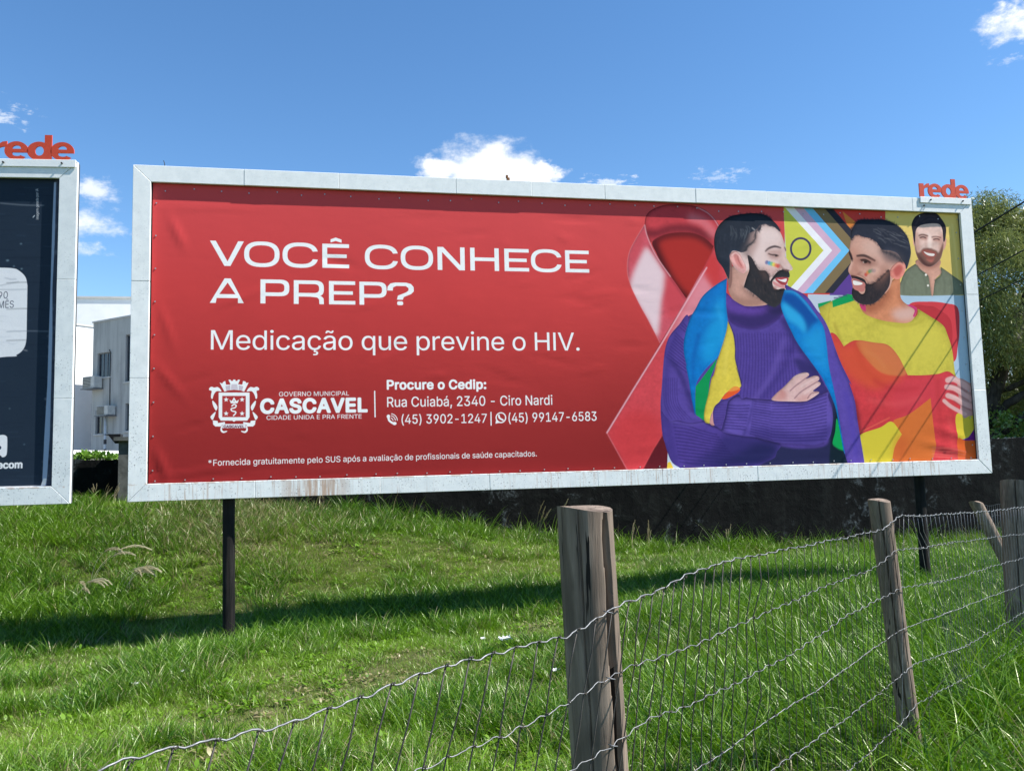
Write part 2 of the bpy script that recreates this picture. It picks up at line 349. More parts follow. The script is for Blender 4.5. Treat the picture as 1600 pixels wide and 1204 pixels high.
def wide_letters(art, items, yt0, yb0, yt1, yb1, xl, xr, color):
    sh = 0.155
    tl, bl, tr, br = art.tex([(xl, yt0), (xl, yb0), (xr, yt1), (xr, yb1)])
    top0, bot0 = tl[1], bl[1]
    def sup(cx, cy, rx, ry, n=2.55, a0=0, a1=2 * math.pi, k=40):
        t = np.linspace(a0, a1, k); c, s = np.cos(t), np.sin(t)
        return np.stack([cx + rx * np.sign(c) * np.abs(c) ** (2 / n), cy + ry * np.sign(s) * np.abs(s) ** (2 / n)], 1)
    for ch, x0, x1 in items:
        f0 = (x0 - xl) / (xr - xl); X0 = art.tex([(x0, yt0 + (yt1 - yt0) * f0 + 18)])[0, 0]; X1 = art.tex([(x1, yt0 + (yt1 - yt0) * f0 + 18)])[0, 0]
        top = tl[1] + (tr[1] - tl[1]) * f0; bot = bl[1] + (br[1] - bl[1]) * f0
        w, h = X1 - X0, bot - top; sv = 0.195 * h / w; P_ = []
        R = lambda a, b, c, d: np.array([(a, b), (c, b), (c, d), (a, d)])   # x0,y0,x1,y1 (y down)
        if ch in 'EÊ': P_ = [np.array([(0, 0), (1, 0), (1, sh), (sv, sh), (sv, .43), (.91, .43), (.91, .43 + sh * .95), (sv, .43 + sh * .95), (sv, 1 - sh), (1, 1 - sh), (1, 1), (0, 1)])]
        if ch == 'Ê': P_.append(np.array([(.31, -.06), (.31, -.19), (.5, -.27), (.72, -.19), (.72, -.06), (.5, -.13)]))
        if ch == 'H': P_ = [np.array([(0, 0), (sv, 0), (sv, .42), (1 - sv, .42), (1 - sv, 0), (1, 0), (1, 1), (1 - sv, 1), (1 - sv, .42 + sh), (sv, .42 + sh), (sv, 1), (0, 1)])]
        if ch == 'N': P_ = [np.array([(0, 0), (sv * 1.25, 0), (1 - sv, .78), (1 - sv, 0), (1, 0), (1, 1), (1 - sv * 1.25, 1), (sv, .22), (sv, 1), (0, 1)])]
        if ch == 'V': P_ = [np.array([(0, 0), (sv * 1.12, 0), (.52, .82), (1 - sv * 1.12, 0), (1, 0), (.52 + sv * .55, 1), (.52 - sv * .6, 1)])]
        if ch == 'A': P_ = [np.array([(.52 - sv * .6, 0), (.52 + sv * .6, 0), (1, 1), (1 - sv * 1.15, 1), (.83, .8), (.2, .8), (sv * 1.15, 1), (0, 1)]), np.array([(.275, .645), (.755, .645), (.52, .17)])]
        if ch == 'O': P_ = [sup(.5, .5, .5, .52), sup(.5, .5, .5 - sv * .97, .52 - sh)]
        if ch == 'C':
            o = sup(.51, .5, .51, .52, a0=math.radians(8), a1=math.radians(352), k=60); i = sup(.51, .5, .51 - sv * .97, .52 - sh, a0=math.radians(8), a1=math.radians(352), k=60)
            o = o[(o[:, 0] < .8) | (np.abs(o[:, 1] - .5) > .14)]; i = i[(i[:, 0] < .8) | (np.abs(i[:, 1] - .5) > .14)]
            P_ = [np.concatenate([o, i[::-1]])]
        if ch in 'PR':
            o = sup(.62, .345, .38, .345, 3, -math.pi / 2, math.pi / 2, 20); i = sup(.62, .345, .38 - sv, .345 - sh, 3, math.pi / 2, -math.pi / 2, 20)
            P_ = [np.concatenate([[(0, 0)], o, [(sv, .69), (sv, 1), (0, 1)]]), np.concatenate([i, [(sv, sh), (sv, .69 - sh)]])]
            if ch == 'R': P_.append(np.array([(.55, .6901), (.78, .72), (.84, .80), (.85, 1), (1, 1), (.99, .76), (.93, .68), (.8, .6)]))
        if ch == '?':
            P_ = [np.array([(0, .36), (.02, .18), (.12, .05), (.3, 0), (.7, 0), (.9, .06), (1, .2), (1, .38), (.9, .5), (.62, .64), (.58, .76), (.36, .76), (.4, .58), (.7, .44), (.8, .35), (.8, .24), (.7, sh), (.34, sh), (.22, .22), (.21, .36)]),
                  np.array([(.37, .86), (.42, .83), (.54, .83), (.59, .86), (.59, .97), (.54, 1), (.42, 1), (.37, .97)])]
        for j, Q in enumerate(P_):
            Q = np.asarray(Q, float); T = np.stack([X0 + Q[:, 0] * w, top + Q[:, 1] * h], 1)
            E1 = np.stack([T, np.roll(T, -1, 0)], 1)
            if j == 0: EE = [E1]
            elif ch in 'OAPR' and not (ch == 'R' and j == 2): EE.append(E1)
            else: put(art, fill_edges(E1, art.W, art.H), color)
        put(art, fill_edges(np.concatenate(EE), art.W, art.H), color)

def ribs(art, a, b, n, width, color, alpha, clip, view, soft=0.25):
    """n thin lines swept between two guide lines, the rib of a knitted jumper"""
    a = crom(np.array(V(view, a)), False, 10); b = crom(np.array(V(view, b)), False, 10)
    def rs(p, m=24):
        s = np.r_[0, np.cumsum(np.linalg.norm(np.diff(p, axis=0), axis=1))]; t = np.linspace(0, s[-1], m)
        return np.stack([np.interp(t, s, p[:, 0]), np.interp(t, s, p[:, 1])], 1)
    a, b = rs(a), rs(b)
    for i in range(n):
        t = (i + .5) / n; q = a * (1 - t) + b * t
        line(art, [tuple(z) for z in q], width, color, alpha, soft, clip, smooth=False)

def draw_main():
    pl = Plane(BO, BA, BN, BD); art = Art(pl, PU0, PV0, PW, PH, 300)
    W_, H_ = art.W, art.H
    # red ground, the print fades darker to its foot
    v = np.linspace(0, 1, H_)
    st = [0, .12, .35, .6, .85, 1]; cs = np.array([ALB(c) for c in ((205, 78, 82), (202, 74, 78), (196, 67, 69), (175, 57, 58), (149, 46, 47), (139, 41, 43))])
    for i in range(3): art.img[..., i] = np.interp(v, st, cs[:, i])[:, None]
    rg = np.random.default_rng(3)
    yy, xx = np.mgrid[0:H_, 0:W_]
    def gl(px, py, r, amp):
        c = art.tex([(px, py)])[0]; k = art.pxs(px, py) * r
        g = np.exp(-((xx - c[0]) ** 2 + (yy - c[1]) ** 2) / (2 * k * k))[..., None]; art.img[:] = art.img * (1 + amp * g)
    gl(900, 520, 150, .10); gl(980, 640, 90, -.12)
    # ribbon
    hole = poly(art, '315,275 370,235 450,215 560,215 640,245 700,300 700,300 660,390 600,510 528,625 528,625 450,540 380,420 340,340', (168, 46, 43), view='A', mask=True, rl=None)
    poly(art, '268,165 290,90 380,45 500,38 620,60 700,120 740,190 740,300 700,300 700,300 640,245 560,215 450,215 370,235 315,275 285,240', (203, 76, 84), view='A')
    top = poly(art, '268,165 290,90 380,45 500,38 620,60 700,120 740,190 740,300 700,300 700,300 640,245 560,215 450,215 370,235 315,275 285,240', (190, 64, 74), view='A', mask=True, rl=(7, .5, .5))
    line(art, '285,215 340,220 430,190 560,190 670,240', 52, (100, 30, 44), .85, 3.5, top, 'A')
    line(art, '560,120 640,150 700,220', 50, (226, 130, 142), .6, 3.5, top, 'A')
    line(art, '320,285 380,420 450,545 528,630', 60, (58, 20, 28), .92, 4, hole, 'A'); line(art, '315,280 370,240 450,220 560,220 640,250 700,305', 52, (84, 24, 32), .9, 3.6, hole, 'A')
    line(art, '600,58 660,90 705,135 738,190', 4, (235, 165, 180), .9, .3, None, 'A')
    band = '268,165 268,165 215,250 170,345 160,450 180,540 230,650 290,760 367,908 367,908 450,780 532,632 532,632 440,500 370,400 310,290 280,220'
    bm_ = poly(art, band, (203, 88, 104), view='A', mask=True)
    poly(art, '178,540 262,330 300,330 400,500 372,640 345,860 290,760 230,660', (226, 206, 216), .95, 3.2, bm_, view='A')
    poly(art, '400,480 530,630 450,760 400,700', (200, 72, 84), .9, 4, bm_, view='A')
    poly(art, '190,420 262,250 250,200 180,330', (196, 76, 88), .8, 3, bm_, view='A')
    line(art, '300,300 390,440 520,625', 12, (150, 50, 62), .7, 1.5, bm_, 'A'); line(art, '268,165 285,240 340,360 430,490', 4, (235, 180, 190), .9, .4, None, 'A')
    line(art, '268,165 215,250 170,345 160,450 180,540 230,650 290,760 367,908', 3.5, (225, 140, 150), .7, .4, None, 'A')
    frb = [(1116, 385), (1116, 385), (1073, 465), (1031, 536), (987, 610), (948, 676), (948, 676), (980, 734), (980, 734), (1003, 734), (1003, 734), (1034, 678), (1046, 600), (1066, 520), (1120, 470), (1150, 390)]
    fm = poly(art, frb, (203, 72, 82), mask=True)
    poly(art, [(1095, 430), (1060, 495), (1045, 530), (1080, 500), (1110, 470), (1112, 440)], (220, 140, 155), .9, 4, fm)
    poly(art, [(1110, 395), (1125, 420), (1120, 450), (1100, 430)], (200, 60, 62), .8, 3, fm)
    poly(art, [(950, 676), (980, 730), (1030, 720), (1034, 660), (990, 640)], (196, 56, 60), .6, 7, fm)
    line(art, [(1104, 418), (1073, 470), (1031, 541), (987, 612), (948, 676)], 1.7, (240, 185, 200), .95, .25, smooth=False)
    line(art, [(948, 676), (980, 734)], 1.2, (225, 120, 130), .8, .25)
    poly(art, '320,920 400,765 478,640 512,770 518,920', (96, 28, 38), view='K', smooth=False); line(art, '318,920 400,765 474,645', 5, (210, 80, 86), .8, .3, None, 'K')
    poly(art, [(1043, 704), (1050, 720), (1062, 729), (1082, 737), (1042, 737)], (190, 205, 222), smooth=False); poly(art, [(1043, 722), (1047, 721), (1055, 737), (1041, 737)], (218, 192, 70), smooth=False)
    # panels behind the men
    poly(art, '1143,40 1760,40 1760,1000 1190,592 1143,592', (186, 200, 220), view='A', smooth=False)
    poly(art, [(1225, 318), (1386, 326), (1386, 462), (1231, 459)], (206, 66, 62), smooth=False)
    poly(art, [(1316, 330), (1340, 350), (1380, 362), (1386, 345), (1386, 380), (1330, 372)], (214, 130, 62), smooth=False)
    poly(art, [(1296, 459), (1332, 422), (1386, 440), (1386, 462), (1296, 461)], (94, 66, 150), smooth=False)
    poly(art, [(1383, 322), (1512, 328), (1522, 462), (1383, 459)], (226, 202, 116), smooth=False)
    poly(art, [(1436, 400), (1480, 380), (1486, 455), (1440, 455)], (214, 190, 105), .6, 5, None)
    line(art, [(1487, 350), (1493, 400), (1497, 455)], 2, (236, 216, 140), .7, .8)
    for xk, ak, c in ((1446, 1672, (44, 47, 62)), (1395, 1622, (128, 112, 82)), (1320, 1548, (112, 196, 246)), (1264, 1496, (210, 176, 206)), (1207, 1440, (236, 240, 250)), (1150, 1386, (200, 205, 82))):
        poly(art, [(1135, 40), (xk - 22, 40), (ak, 325), (xk, 592), (1165, 592), (1143, 200)], c, view='A', smooth=False)
    poly(art, [(1000, 0), (1138, 0), (1166, 594), (1160, 594)], (206, 72, 74), view='A', smooth=False, alpha=0)
    for t0 in (0, math.pi): line(art, [(1243 + 61 * math.cos(a), 315 + 66 * math.sin(a)) for a in np.linspace(t0, t0 + math.pi + .05, 24)], 13, (66, 62, 98), view='A', smooth=False)
    poly(art, [(1231, 459), (1262, 459.5), (1262, 475), (1240, 470)], (196, 62, 70), smooth=False)
    poly(art, '1261,592 1400,592 1400,700 1261,700', (172, 190, 216), view='A', smooth=False, alpha=0)
    poly(art, [(1399, 459.5), (1530, 462), (1540, 700), (1410, 690)], (170, 198, 222), smooth=False)
    poly(art, '880,664 1000,645 1110,655 1185,684 1195,820 1185,920 1160,1020 1040,1000 900,800', (206, 66, 76), view='M')
    poly(art, '900,690 1000,672 1060,690 1140,760 1150,900 1140,1000 1000,950', (184, 54, 64), view='M')
    # ---- man in the olive shirt
    sh = poly(art, '30,1130 60,960 120,830 240,740 240,740 380,860 420,930 450,1130 450,1130 462,1130 480,960 560,880 560,780 560,780 700,880 850,1000 870,1130 870,1130', (116, 125, 108), view='D', mask=True)
    for q in ('330,880 370,980 380,1110', '150,880 100,990 90,1110', '590,900 610,1000 600,1110', '680,930 700,1040 690,1120'): line(art, q, 14, (86, 94, 82), .7, 1, sh, 'D')
    nk = poly(art, '262,690 540,690 545,790 572,850 490,940 462,1125 440,1125 410,920 380,865 270,780', (206, 158, 142), view='D', mask=True)
    poly(art, '270,700 540,700 520,770 430,800 320,780', (160, 105, 92), .8, 2, nk, view='D')
    line(art, '262,760 320,840 400,900', 14, (84, 92, 80), .9, .5, None, 'D'); line(art, '560,790 560,870 480,950', 14, (84, 92, 80), .9, .5, None, 'D')
    blob(art, 372, 878, 14, 15, (235, 232, 225), view='D'); blob(art, 398, 1012, 13, 14, (235, 232, 225), view='D')
    for q in ('212,370 236,390 240,520 214,490', '600,440 628,430 622,510 594,570'): poly(art, q, (212, 160, 146), view='D')
    f3 = poly(art, '225,330 240,250 400,215 540,230 600,300 605,450 580,600 540,700 430,778 310,730 245,600 225,450', (222, 192, 184), view='D', mask=True)
    poly(art, '225,350 270,350 300,560 250,600', (190, 145, 132), .8, 2.5, f3, view='D'); poly(art, '540,380 600,380 600,560 540,600', (196, 150, 138), .8, 2, f3, view='D')
    poly(art, '395,380 430,380 440,540 400,540', (238, 216, 210), .9, 1.5, f3, view='D')
    line(art, '378,400 370,500 385,550', 12, (180, 130, 118), .6, 1.2, f3, 'D'); line(art, '385,552 420,562 450,548', 12, (150, 85, 78), .9, .6, f3, 'D')
    poly(art, '232,480 262,590 300,590 340,545 420,545 500,572 530,600 560,540 590,470 585,600 545,700 430,782 335,755 262,670 240,580', (112, 78, 70), .96, .6, f3, view='D')
    poly(art, '260,600 330,740 430,780 540,700 480,730 400,740 330,680', (74, 44, 46), .8, 1.3, f3, view='D')
    poly(art, '320,575 400,565 500,600 480,660 420,680 350,640', (156, 88, 80), .9, .8, f3, view='D')
    poly(art, '345,586 400,604 478,616 466,642 410,638 370,616', (228, 222, 220), view='D'); poly(art, '370,680 440,690 480,670 440,720', (196, 110, 100), .8, .8, f3, view='D')
    line(art, '288,386 330,374 392,390', 20, (88, 52, 48), .9, .4, f3, 'D'); line(art, '448,406 500,398 556,412', 15, (88, 52, 48), .9, .4, f3, 'D')
    poly(art, '292,398 390,400 380,440 310,436', (176, 128, 118), .8, 1, f3, view='D'); poly(art, '456,418 552,420 540,462 470,458', (176, 128, 118), .8, 1, f3, view='D')
    line(art, '300,412 335,402 370,414', 14, (52, 32, 34), 1, .25, f3, 'D'); line(art, '466,436 502,426 538,438', 14, (60, 38, 40), 1, .25, f3, 'D')
    poly(art, '205,340 195,240 250,140 380,95 500,108 570,180 625,290 612,440 590,455 578,310 530,240 400,238 300,262 252,312 240,390 236,500 216,420', (44, 40, 52), view='D', mask=True, rl=(3, .3, .9))
    for q in ('300,200 400,140 500,150', '330,220 420,180 530,200', '240,250 300,160 360,130'): line(art, q, 10, (84, 74, 84), .5, .7, None, 'D')
    # ---- man in the purple jumper: body
    PUR = (84, 68, 152)
    body = poly(art, [(1075, 494), (1060, 508), (1045, 527), (1038, 552), (1035, 600), (1032, 640), (1035, 675), (1042, 704), (1050, 722), (1062, 730), (1080, 737), (1080, 737), (1345, 735), (1345, 735), (1320, 640), (1300, 560), (1260, 500), (1225, 462), (1180, 470), (1130, 470)], PUR, mask=True, rl=(14, .35, .5))
    poly(art, [(1200, 695), (1245, 700), (1290, 695), (1300, 670), (1345, 740), (1200, 740), (1160, 738), (1195, 720)], (34, 40, 76), .95, 1.5, body)
    poly(art, [(1296, 560), (1300, 640), (1298, 690), (1312, 735), (1345, 735), (1320, 640), (1295, 590), (1270, 555)], (22, 38, 56), .9, 1.4, body)
    for i in range(22):
        x = 1142 + i * 4.6; line(art, [(x, 520), (x + 1.5, 560), (x + (i - 10) * .8, 622)], 1.2, (54, 44, 116), .75, .35, body)
    for i in range(26):
        y = 518 + i * 4.0; line(art, [(1135, y), (1270, y + 2)], .8, (70, 56, 136), .35, .3, body)
    line(art, [(1176, 628), (1205, 585), (1225, 530)], 7, (106, 88, 176), .55, 2.5, body); line(art, [(1190, 622), (1222, 580), (1240, 535)], 6, (56, 46, 118), .6, 2.5, body)
    line(art, [(1225, 500), (1262, 560), (1290, 590)], 12, (44, 40, 98), .8, 3.5, body); poly(art, [(1240, 560), (1275, 575), (1300, 620), (1290, 640), (1262, 600)], (40, 38, 92), .75, 2.5, body)
    ua = poly(art, [(1075, 494), (1060, 508), (1045, 527), (1038, 552), (1034, 600), (1032, 640), (1038, 690), (1060, 690), (1105, 660), (1085, 620), (1070, 560)], (88, 72, 158), mask=True)
    ribs(art, '300,470 180,560 100,700', '300,640 240,760 180,860', 1, 1, PUR, 0, ua, 'H')
    for i in range(13):
        line(art, [(1066 - i * 2.0, 503 + i * 4.2), (1074, 512 + i * 4.6)] if i < 3 else [(1060 - i * 1.6, 507 + i * 4.2), (1073, 522 + i * 5.0)], 1.5, (46, 38, 104), .85, .35, ua)
    line(art, [(1048, 563), (1062, 583), (1073, 610), (1086, 640)], 8, (46, 40, 100), .75, 2.5, ua); line(art, [(1038, 560), (1036, 620), (1040, 680)], 3, (112, 96, 180), .5, 1.5, ua)
    for i in range(7): line(art, [(1037 + i * 3.4, 590), (1038 + i * 3.6, 630), (1050 + i * 5, 655)], 1.2, (52, 42, 114), .7, .35, ua)
    el = poly(art, '20,520 60,560 120,620 200,610 340,640 480,620 480,620 640,690 760,760 1060,800 1330,870 1300,960 1250,1040 1000,1120 700,1130 300,1160 200,1110 120,1010 80,900 40,760', (80, 64, 148), view='I', mask=True)
    poly(art, '300,1150 1000,1120 1250,1040 1330,870 1000,790 700,780 640,900 400,1050', (48, 44, 106), .85, 5, el, view='I'); poly(art, '560,1120 1000,1115 1240,1040 1300,900 1100,860 900,960', (32, 36, 84), .85, 5, el, view='I')
    for i in range(12):
        y = i * 38; line(art, [(150 + i * 6, 650 + y), (300 + i * 6, 650 + y * 1.0 + 20), (480 + i * 18, 730 + y * .9), (640 + i * 24, 770 + y * .82)], 10, (40, 34, 92), .75, .4, el, 'I')
    line(art, '110,620 200,640 340,660 500,640', 22, (108, 92, 182), .55, 1.5, el, 'I')
    poly(art, [(1075, 494), (1060, 508), (1038, 552), (1033, 640), (1050, 722), (1060, 722), (1044, 640), (1050, 560)], (60, 50, 124), .6, 3.5, body)
    # turtle neck, neck and head
    nk = poly(art, '270,740 290,900 285,1000 330,1100 430,1180 620,1190 760,1150 600,1000 520,900 540,740', (198, 154, 142), view='B', mask=True)
    poly(art, '300,1000 420,1080 560,1100 720,1140 600,1200 380,1180', (150, 112, 100), .7, 3, nk, view='B'); poly(art, '430,960 560,1000 700,1120 560,1090', (120, 92, 86), .7, 3, nk, view='B')
    poly(art, '270,740 330,760 320,980 280,980', (150, 108, 100), .7, 3, nk, view='B'); poly(art, '225,700 310,640 330,860 300,980 262,840', (140, 104, 98), view='B')
    tn = poly(art, '740,195 830,280 960,345 1100,345 1240,310 1340,260 1385,330 1350,450 1180,560 1020,592 860,555 770,490 738,380 722,260', (94, 66, 156), view='H', mask=True)
    poly(art, '745,400 900,430 1100,430 1360,330 1350,460 1180,570 1020,600 860,560 770,500', (44, 38, 92), .85, 3.0, tn, view='H')
    poly(art, '1180,330 1390,240 1390,420 1220,420', (36, 34, 74), .7, 3.5, tn, view='H')
    line(art, '770,500 860,560 1020,596 1180,570 1340,465', 10, (36, 32, 82), .8, 1.0, body, 'H')
    fc = poly(art, '300,560 400,430 520,340 600,300 660,235 760,232 850,278 900,335 935,430 950,490 966,530 955,600 998,675 1038,738 1034,766 1002,780 992,850 985,880 958,950 945,1090 800,1170 650,1100 480,1000 400,800 330,700', (217, 192, 190), view='B', mask=True)
    poly(art, '520,500 700,420 760,600 700,760 560,700', (224, 204, 204), .8, 5, fc, view='B'); poly(art, '600,300 860,290 900,420 700,470 600,400', (230, 212, 212), .7, 5, fc, view='B')
    poly(art, '880,500 966,500 960,600 1000,690 930,720 880,620', (206, 172, 168), .6, 2.5, fc, view='B'); poly(art, '700,720 830,760 760,860 680,800', (206, 168, 166), .7, 3, fc, view='B')
    poly(art, '480,480 560,430 560,640 500,600', (176, 146, 142), .7, 4, fc, view='B')
    HAIR = (38, 46, 60)
    poly(art, '290,740 460,790 530,760 500,860 470,960 560,1030 700,1120 560,1120 420,1040 320,920', (198, 154, 142), .95, 1.2, fc, view='B')
    poly(art, '420,1000 520,1010 700,1120 560,1100', (140, 106, 98), .7, 2, fc, view='B')
    poly(art, '268,835 220,740 150,640 120,500 120,380 150,280 210,200 300,140 430,110 600,100 720,122 800,180 860,240 892,302 882,312 820,262 770,255 720,228 675,240 662,290 620,312 590,320 605,380 570,440 520,480 500,540 440,560 400,550 340,540 308,580 300,660 300,780 290,870', HAIR, view='B', mask=True, rl=(6, .25, 1.6))
    poly(art, '500,420 590,360 580,470 540,560 560,640 500,600 440,560', (96, 88, 92), .55, 3, None, view='B')
    rr = random.Random(2)
    for i in range(26):
        x = rr.uniform(300, 600); y = rr.uniform(230, 330); line(art, [(x, y), (x + rr.uniform(5, 30), y + rr.uniform(30, 50)), (x + rr.uniform(-10, 15), y + rr.uniform(80, 120))], rr.uniform(3, 6), (104, 112, 122), rr.uniform(.25, .6), .3, None, 'B')
    line(art, '560,270 580,285 600,300', 8, (200, 200, 205), .7, .4, None, 'B')
    for i in range(18):
        x = rr.uniform(140, 420); y = rr.uniform(200, 500); line(art, [(x, y), (x - 10, y + 40), (x - 12, y + 90)], 5, (58, 66, 82), .4, .5, None, 'B')
    ear = poly(art, '298,600 325,556 372,545 420,580 455,650 488,715 490,775 465,805 420,790 360,735 318,670', (226, 170, 168), view='B', mask=True)
    poly(art, '345,590 385,580 415,640 465,740 430,745 375,690', (196, 122, 120), .85, 1.0, ear, view='B'); line(art, '395,600 405,660 440,720', 12, (150, 78, 78), .7, .6, ear, 'B'); line(art, '320,600 370,565 420,610 470,700', 12, (240, 196, 194), .8, .6, ear, 'B')
    poly(art, '512,600 560,625 600,700 650,770 720,775 760,830 772,895 800,860 860,790 925,762 992,785 1000,852 910,852 845,862 805,900 812,960 862,995 905,985 950,992 948,1080 900,1150 820,1200 700,1140 600,1060 500,985 470,960 500,850 530,750', (46, 46, 52), view='B', mask=True, rl=(5, .2, 1.4))
    for i in range(50):
        x = rr.uniform(530, 780); y = rr.uniform(720, 1050); line(art, [(x, y), (x + rr.uniform(0, 16), y + rr.uniform(25, 60))], rr.uniform(4, 8), rr.choice([(78, 64, 64), (62, 56, 60), (28, 30, 38)]), rr.uniform(.3, .6), .4, None, 'B')
    poly(art, '620,700 720,770 760,880 700,860', (100, 78, 74), .45, 3, None, view='B')
    poly(art, '838,862 900,852 988,858 982,905 955,945 900,935 850,895', (176, 74, 82), view='B'); poly(art, '860,872 905,880 968,868 956,908 900,896', (238, 232, 238), view='B'); line(art, '868,892 910,915 948,918', 8, (60, 28, 40), .9, .4, None, 'B')
    poly(art, '812,900 870,925 948,958 945,982 880,968 818,935', (210, 144, 148), view='B'); poly(art, '812,960 850,960 850,990 825,985', (180, 130, 126), .7, 1, None, view='B')
    line(art, '715,552 760,512 830,490 905,508', 27, (58, 50, 56), .95, .6, fc, 'B', taper=.5); line(art, '946,500 960,540', 14, (70, 58, 62), .9, .5, fc, 'B')
    line(art, '748,575 800,592 870,592', 10, (70, 52, 56), .95, .35, fc, 'B'); line(art, '800,600 840,606 866,600', 10, (50, 40, 46), .95, .3, fc, 'B'); line(art, '770,560 830,552 885,570', 7, (190, 148, 146), .8, .8, fc, 'B'); line(art, '790,632 840,640 870,628', 9, (190, 150, 150), .7, .8, fc, 'B')
    line(art, '890,700 930,752 1000,778', 16, (150, 102, 98), .85, 1.0, fc, 'B'); line(art, '960,762 1000,776', 12, (80, 48, 50), .9, .6, fc, 'B'); line(art, '905,640 880,700 905,740', 10, (190, 146, 142), .6, 1.2, fc, 'B')
    for x, y, c in ((735, 678, (30, 70, 150)), (765, 686, (20, 150, 205)), (792, 694, (110, 190, 140)), (818, 702, (225, 205, 90)), (845, 712, (225, 130, 90)), (870, 720, (214, 74, 70))): blob(art, x, y, 21, 25, c, .92, .35, None, 'B', .25)
    poly(art, '560,330 640,300 640,460 570,580 530,560', (184, 154, 150), .75, 3, fc, view='B'); poly(art, '740,540 900,530 910,600 860,640 760,620', (186, 150, 146), .7, 2.2, fc, view='B')
    line(art, '905,740 850,765 800,820', 16, (172, 118, 112), .75, 1.4, fc, 'B'); line(art, '700,560 690,640 740,740', 30, (232, 206, 202), .6, 3, fc, 'B'); line(art, '920,560 950,640 1000,720', 18, (236, 212, 206), .6, 1.6, fc, 'B')
    line(art, '870,700 900,745', 16, (176, 122, 116), .7, 1.4, fc, 'B'); line(art, '640,250 760,245 860,300 920,400 955,500', 12, (190, 158, 156), .6, 1.4, fc, 'B')
    line(art, '752,572 790,586 840,588 878,602', 15, (46, 34, 38), .95, .2, fc, 'B', taper=.5); blob(art, 846, 599, 17, 11, (34, 26, 30), .95, .2, fc, 'B'); line(art, '770,612 830,622 872,612', 6, (160, 112, 108), .8, .4, fc, 'B')
    feather(art, '892,305 850,255 770,240 700,225 665,245 650,300 600,325', 60, 60, 7, HAIR, .85, 'B', 1, 1.57, .5); feather(art, '600,340 600,400 560,450 510,490 470,550', 150, 70, 6, (52, 54, 62), .5, 'B', 2, .6, .6)
    feather(art, '300,140 430,108 600,98 720,118 800,178', 70, 40, 8, (30, 38, 54), .9, 'B', 3, .8, .5); feather(art, '510,600 560,640 610,710 660,770 730,790 770,850', 110, 55, 6, (50, 48, 54), .6, 'B', 4, 1.2, .6)
    feather(art, '470,960 560,1040 700,1140 820,1195 900,1150', 90, 45, 7, (44, 46, 54), .7, 'B', 5, 1.2, .5); feather(art, '800,850 860,785 930,765 990,785', 50, 40, 6, (40, 40, 46), .7, 'B', 6, 1.3, .5)
    for i in range(120):
        x = rr.uniform(520, 940); y = rr.uniform(820, 1140)
        if x > 770 and y < 1000: continue
        if y > 880 + (x - 470) * .95 or y < 640: continue
        line(art, [(x, y), (x + rr.uniform(2, 16), y + rr.uniform(18, 42))], rr.uniform(3, 6), rr.choice([(86, 74, 74), (24, 26, 34), (64, 58, 60)]), rr.uniform(.35, .7), .2, None, 'B')
    # flag worn as a scarf, left fall
    bl = poly(art, [*V('H', '748,32 748,32 738,300 756,500 742,620 690,800 640,910 500,1050'), *V('I', '400,240 400,545 360,400 320,150 290,0'), *V('H', '300,1000 270,850 275,700 330,500 400,370 480,230 620,110')], (8, 118, 198), mask=True)
    poly(art, '730,250 640,300 600,450 520,620 470,900 560,980 640,880 700,760 745,620', (24, 152, 218), .85, 5, bl, view='H'); line(art, '440,650 400,800 370,980 380,1200', 26, (10, 84, 168), .8, 2.2, bl, 'H'); line(art, '620,110 500,330 420,470', 30, (10, 96, 180), .6, 3, bl, 'H')
    line(art, '745,60 740,300 752,480', 16, (10, 74, 150), .7, 1.5, bl, 'H'); line(art, '560,950 480,1050 440,1100', 8, (10, 90, 170), .6, 1, bl, 'H')
    line(art, '300,160 330,330 370,480', 16, (10, 70, 150), .7, 1.5, bl, 'I')
    poly(art, [*V('H', '640,915 640,915'), *V('I', '615,10 560,160 540,330 500,500 500,620 500,620 440,575 400,520 400,240 400,240 500,110')], (8, 146, 84))
    yl = poly(art, [*V('H', '757,505 757,505 815,650 836,800 838,930 880,1100'), *V('I', '850,30 900,190 890,250 750,300 690,370 610,480 570,560 555,650 555,650 500,625 500,500 540,330 575,150 600,110 625,0'), *V('H', '640,940 680,820 740,620')], (216, 198, 78), mask=True)
    line(art, '760,700 740,900 720,1100', 16, (236, 220, 110), .6, 2.0, yl, 'H'); line(art, '600,1110 640,1000', 8, (180, 120, 50), .9, .5, None, 'H')
    line(art, '770,520 822,660 840,800 842,930 884,1100 905,1200', 9, (40, 32, 76), .8, .6, None, 'H'); line(art, '850,30 905,190 893,260 850,320', 8, (40, 32, 76), .8, .6, None, 'I')
    poly(art, '750,300 830,240 893,262 860,312 745,372 690,370', (226, 92, 48), view='I'); poly(art, '760,290 830,240 890,262 830,285', (228, 150, 70), .9, .4, None, view='I')
    poly(art, '575,560 600,500 610,660 560,650', (206, 150, 150), view='I')
    # fore arms
    cuff = poly(art, '600,480 680,400 760,380 760,480 720,560 700,680 640,670 600,640', (84, 68, 150), view='I', mask=True)
    for i in range(9): line(art, [(600, 440 + i * 28), (760, 440 + i * 28)], 8, (54, 44, 112), .65, .4, cuff, 'I')
    fa = poly(art, [*V('I', '700,740 695,690 730,560 745,470 770,390 870,325 910,370 960,360 1020,370 1240,385 1487,405'), *V('F', '190,390 400,402 540,398 700,330 790,285 815,285 805,350 840,450 858,560 850,680 820,800 750,855 660,885 560,880 400,870 250,862 100,820'), *V('I', '1200,840 1060,800 920,785')], (98, 82, 172), mask=True, rl=(10, .42, .8))
    poly(art, [*V('F', '0,700 300,720 600,760 850,640 830,810 660,890 400,880 100,830 0,800'), *V('I', '900,760')], (58, 50, 122), .75, 4.5, fa)
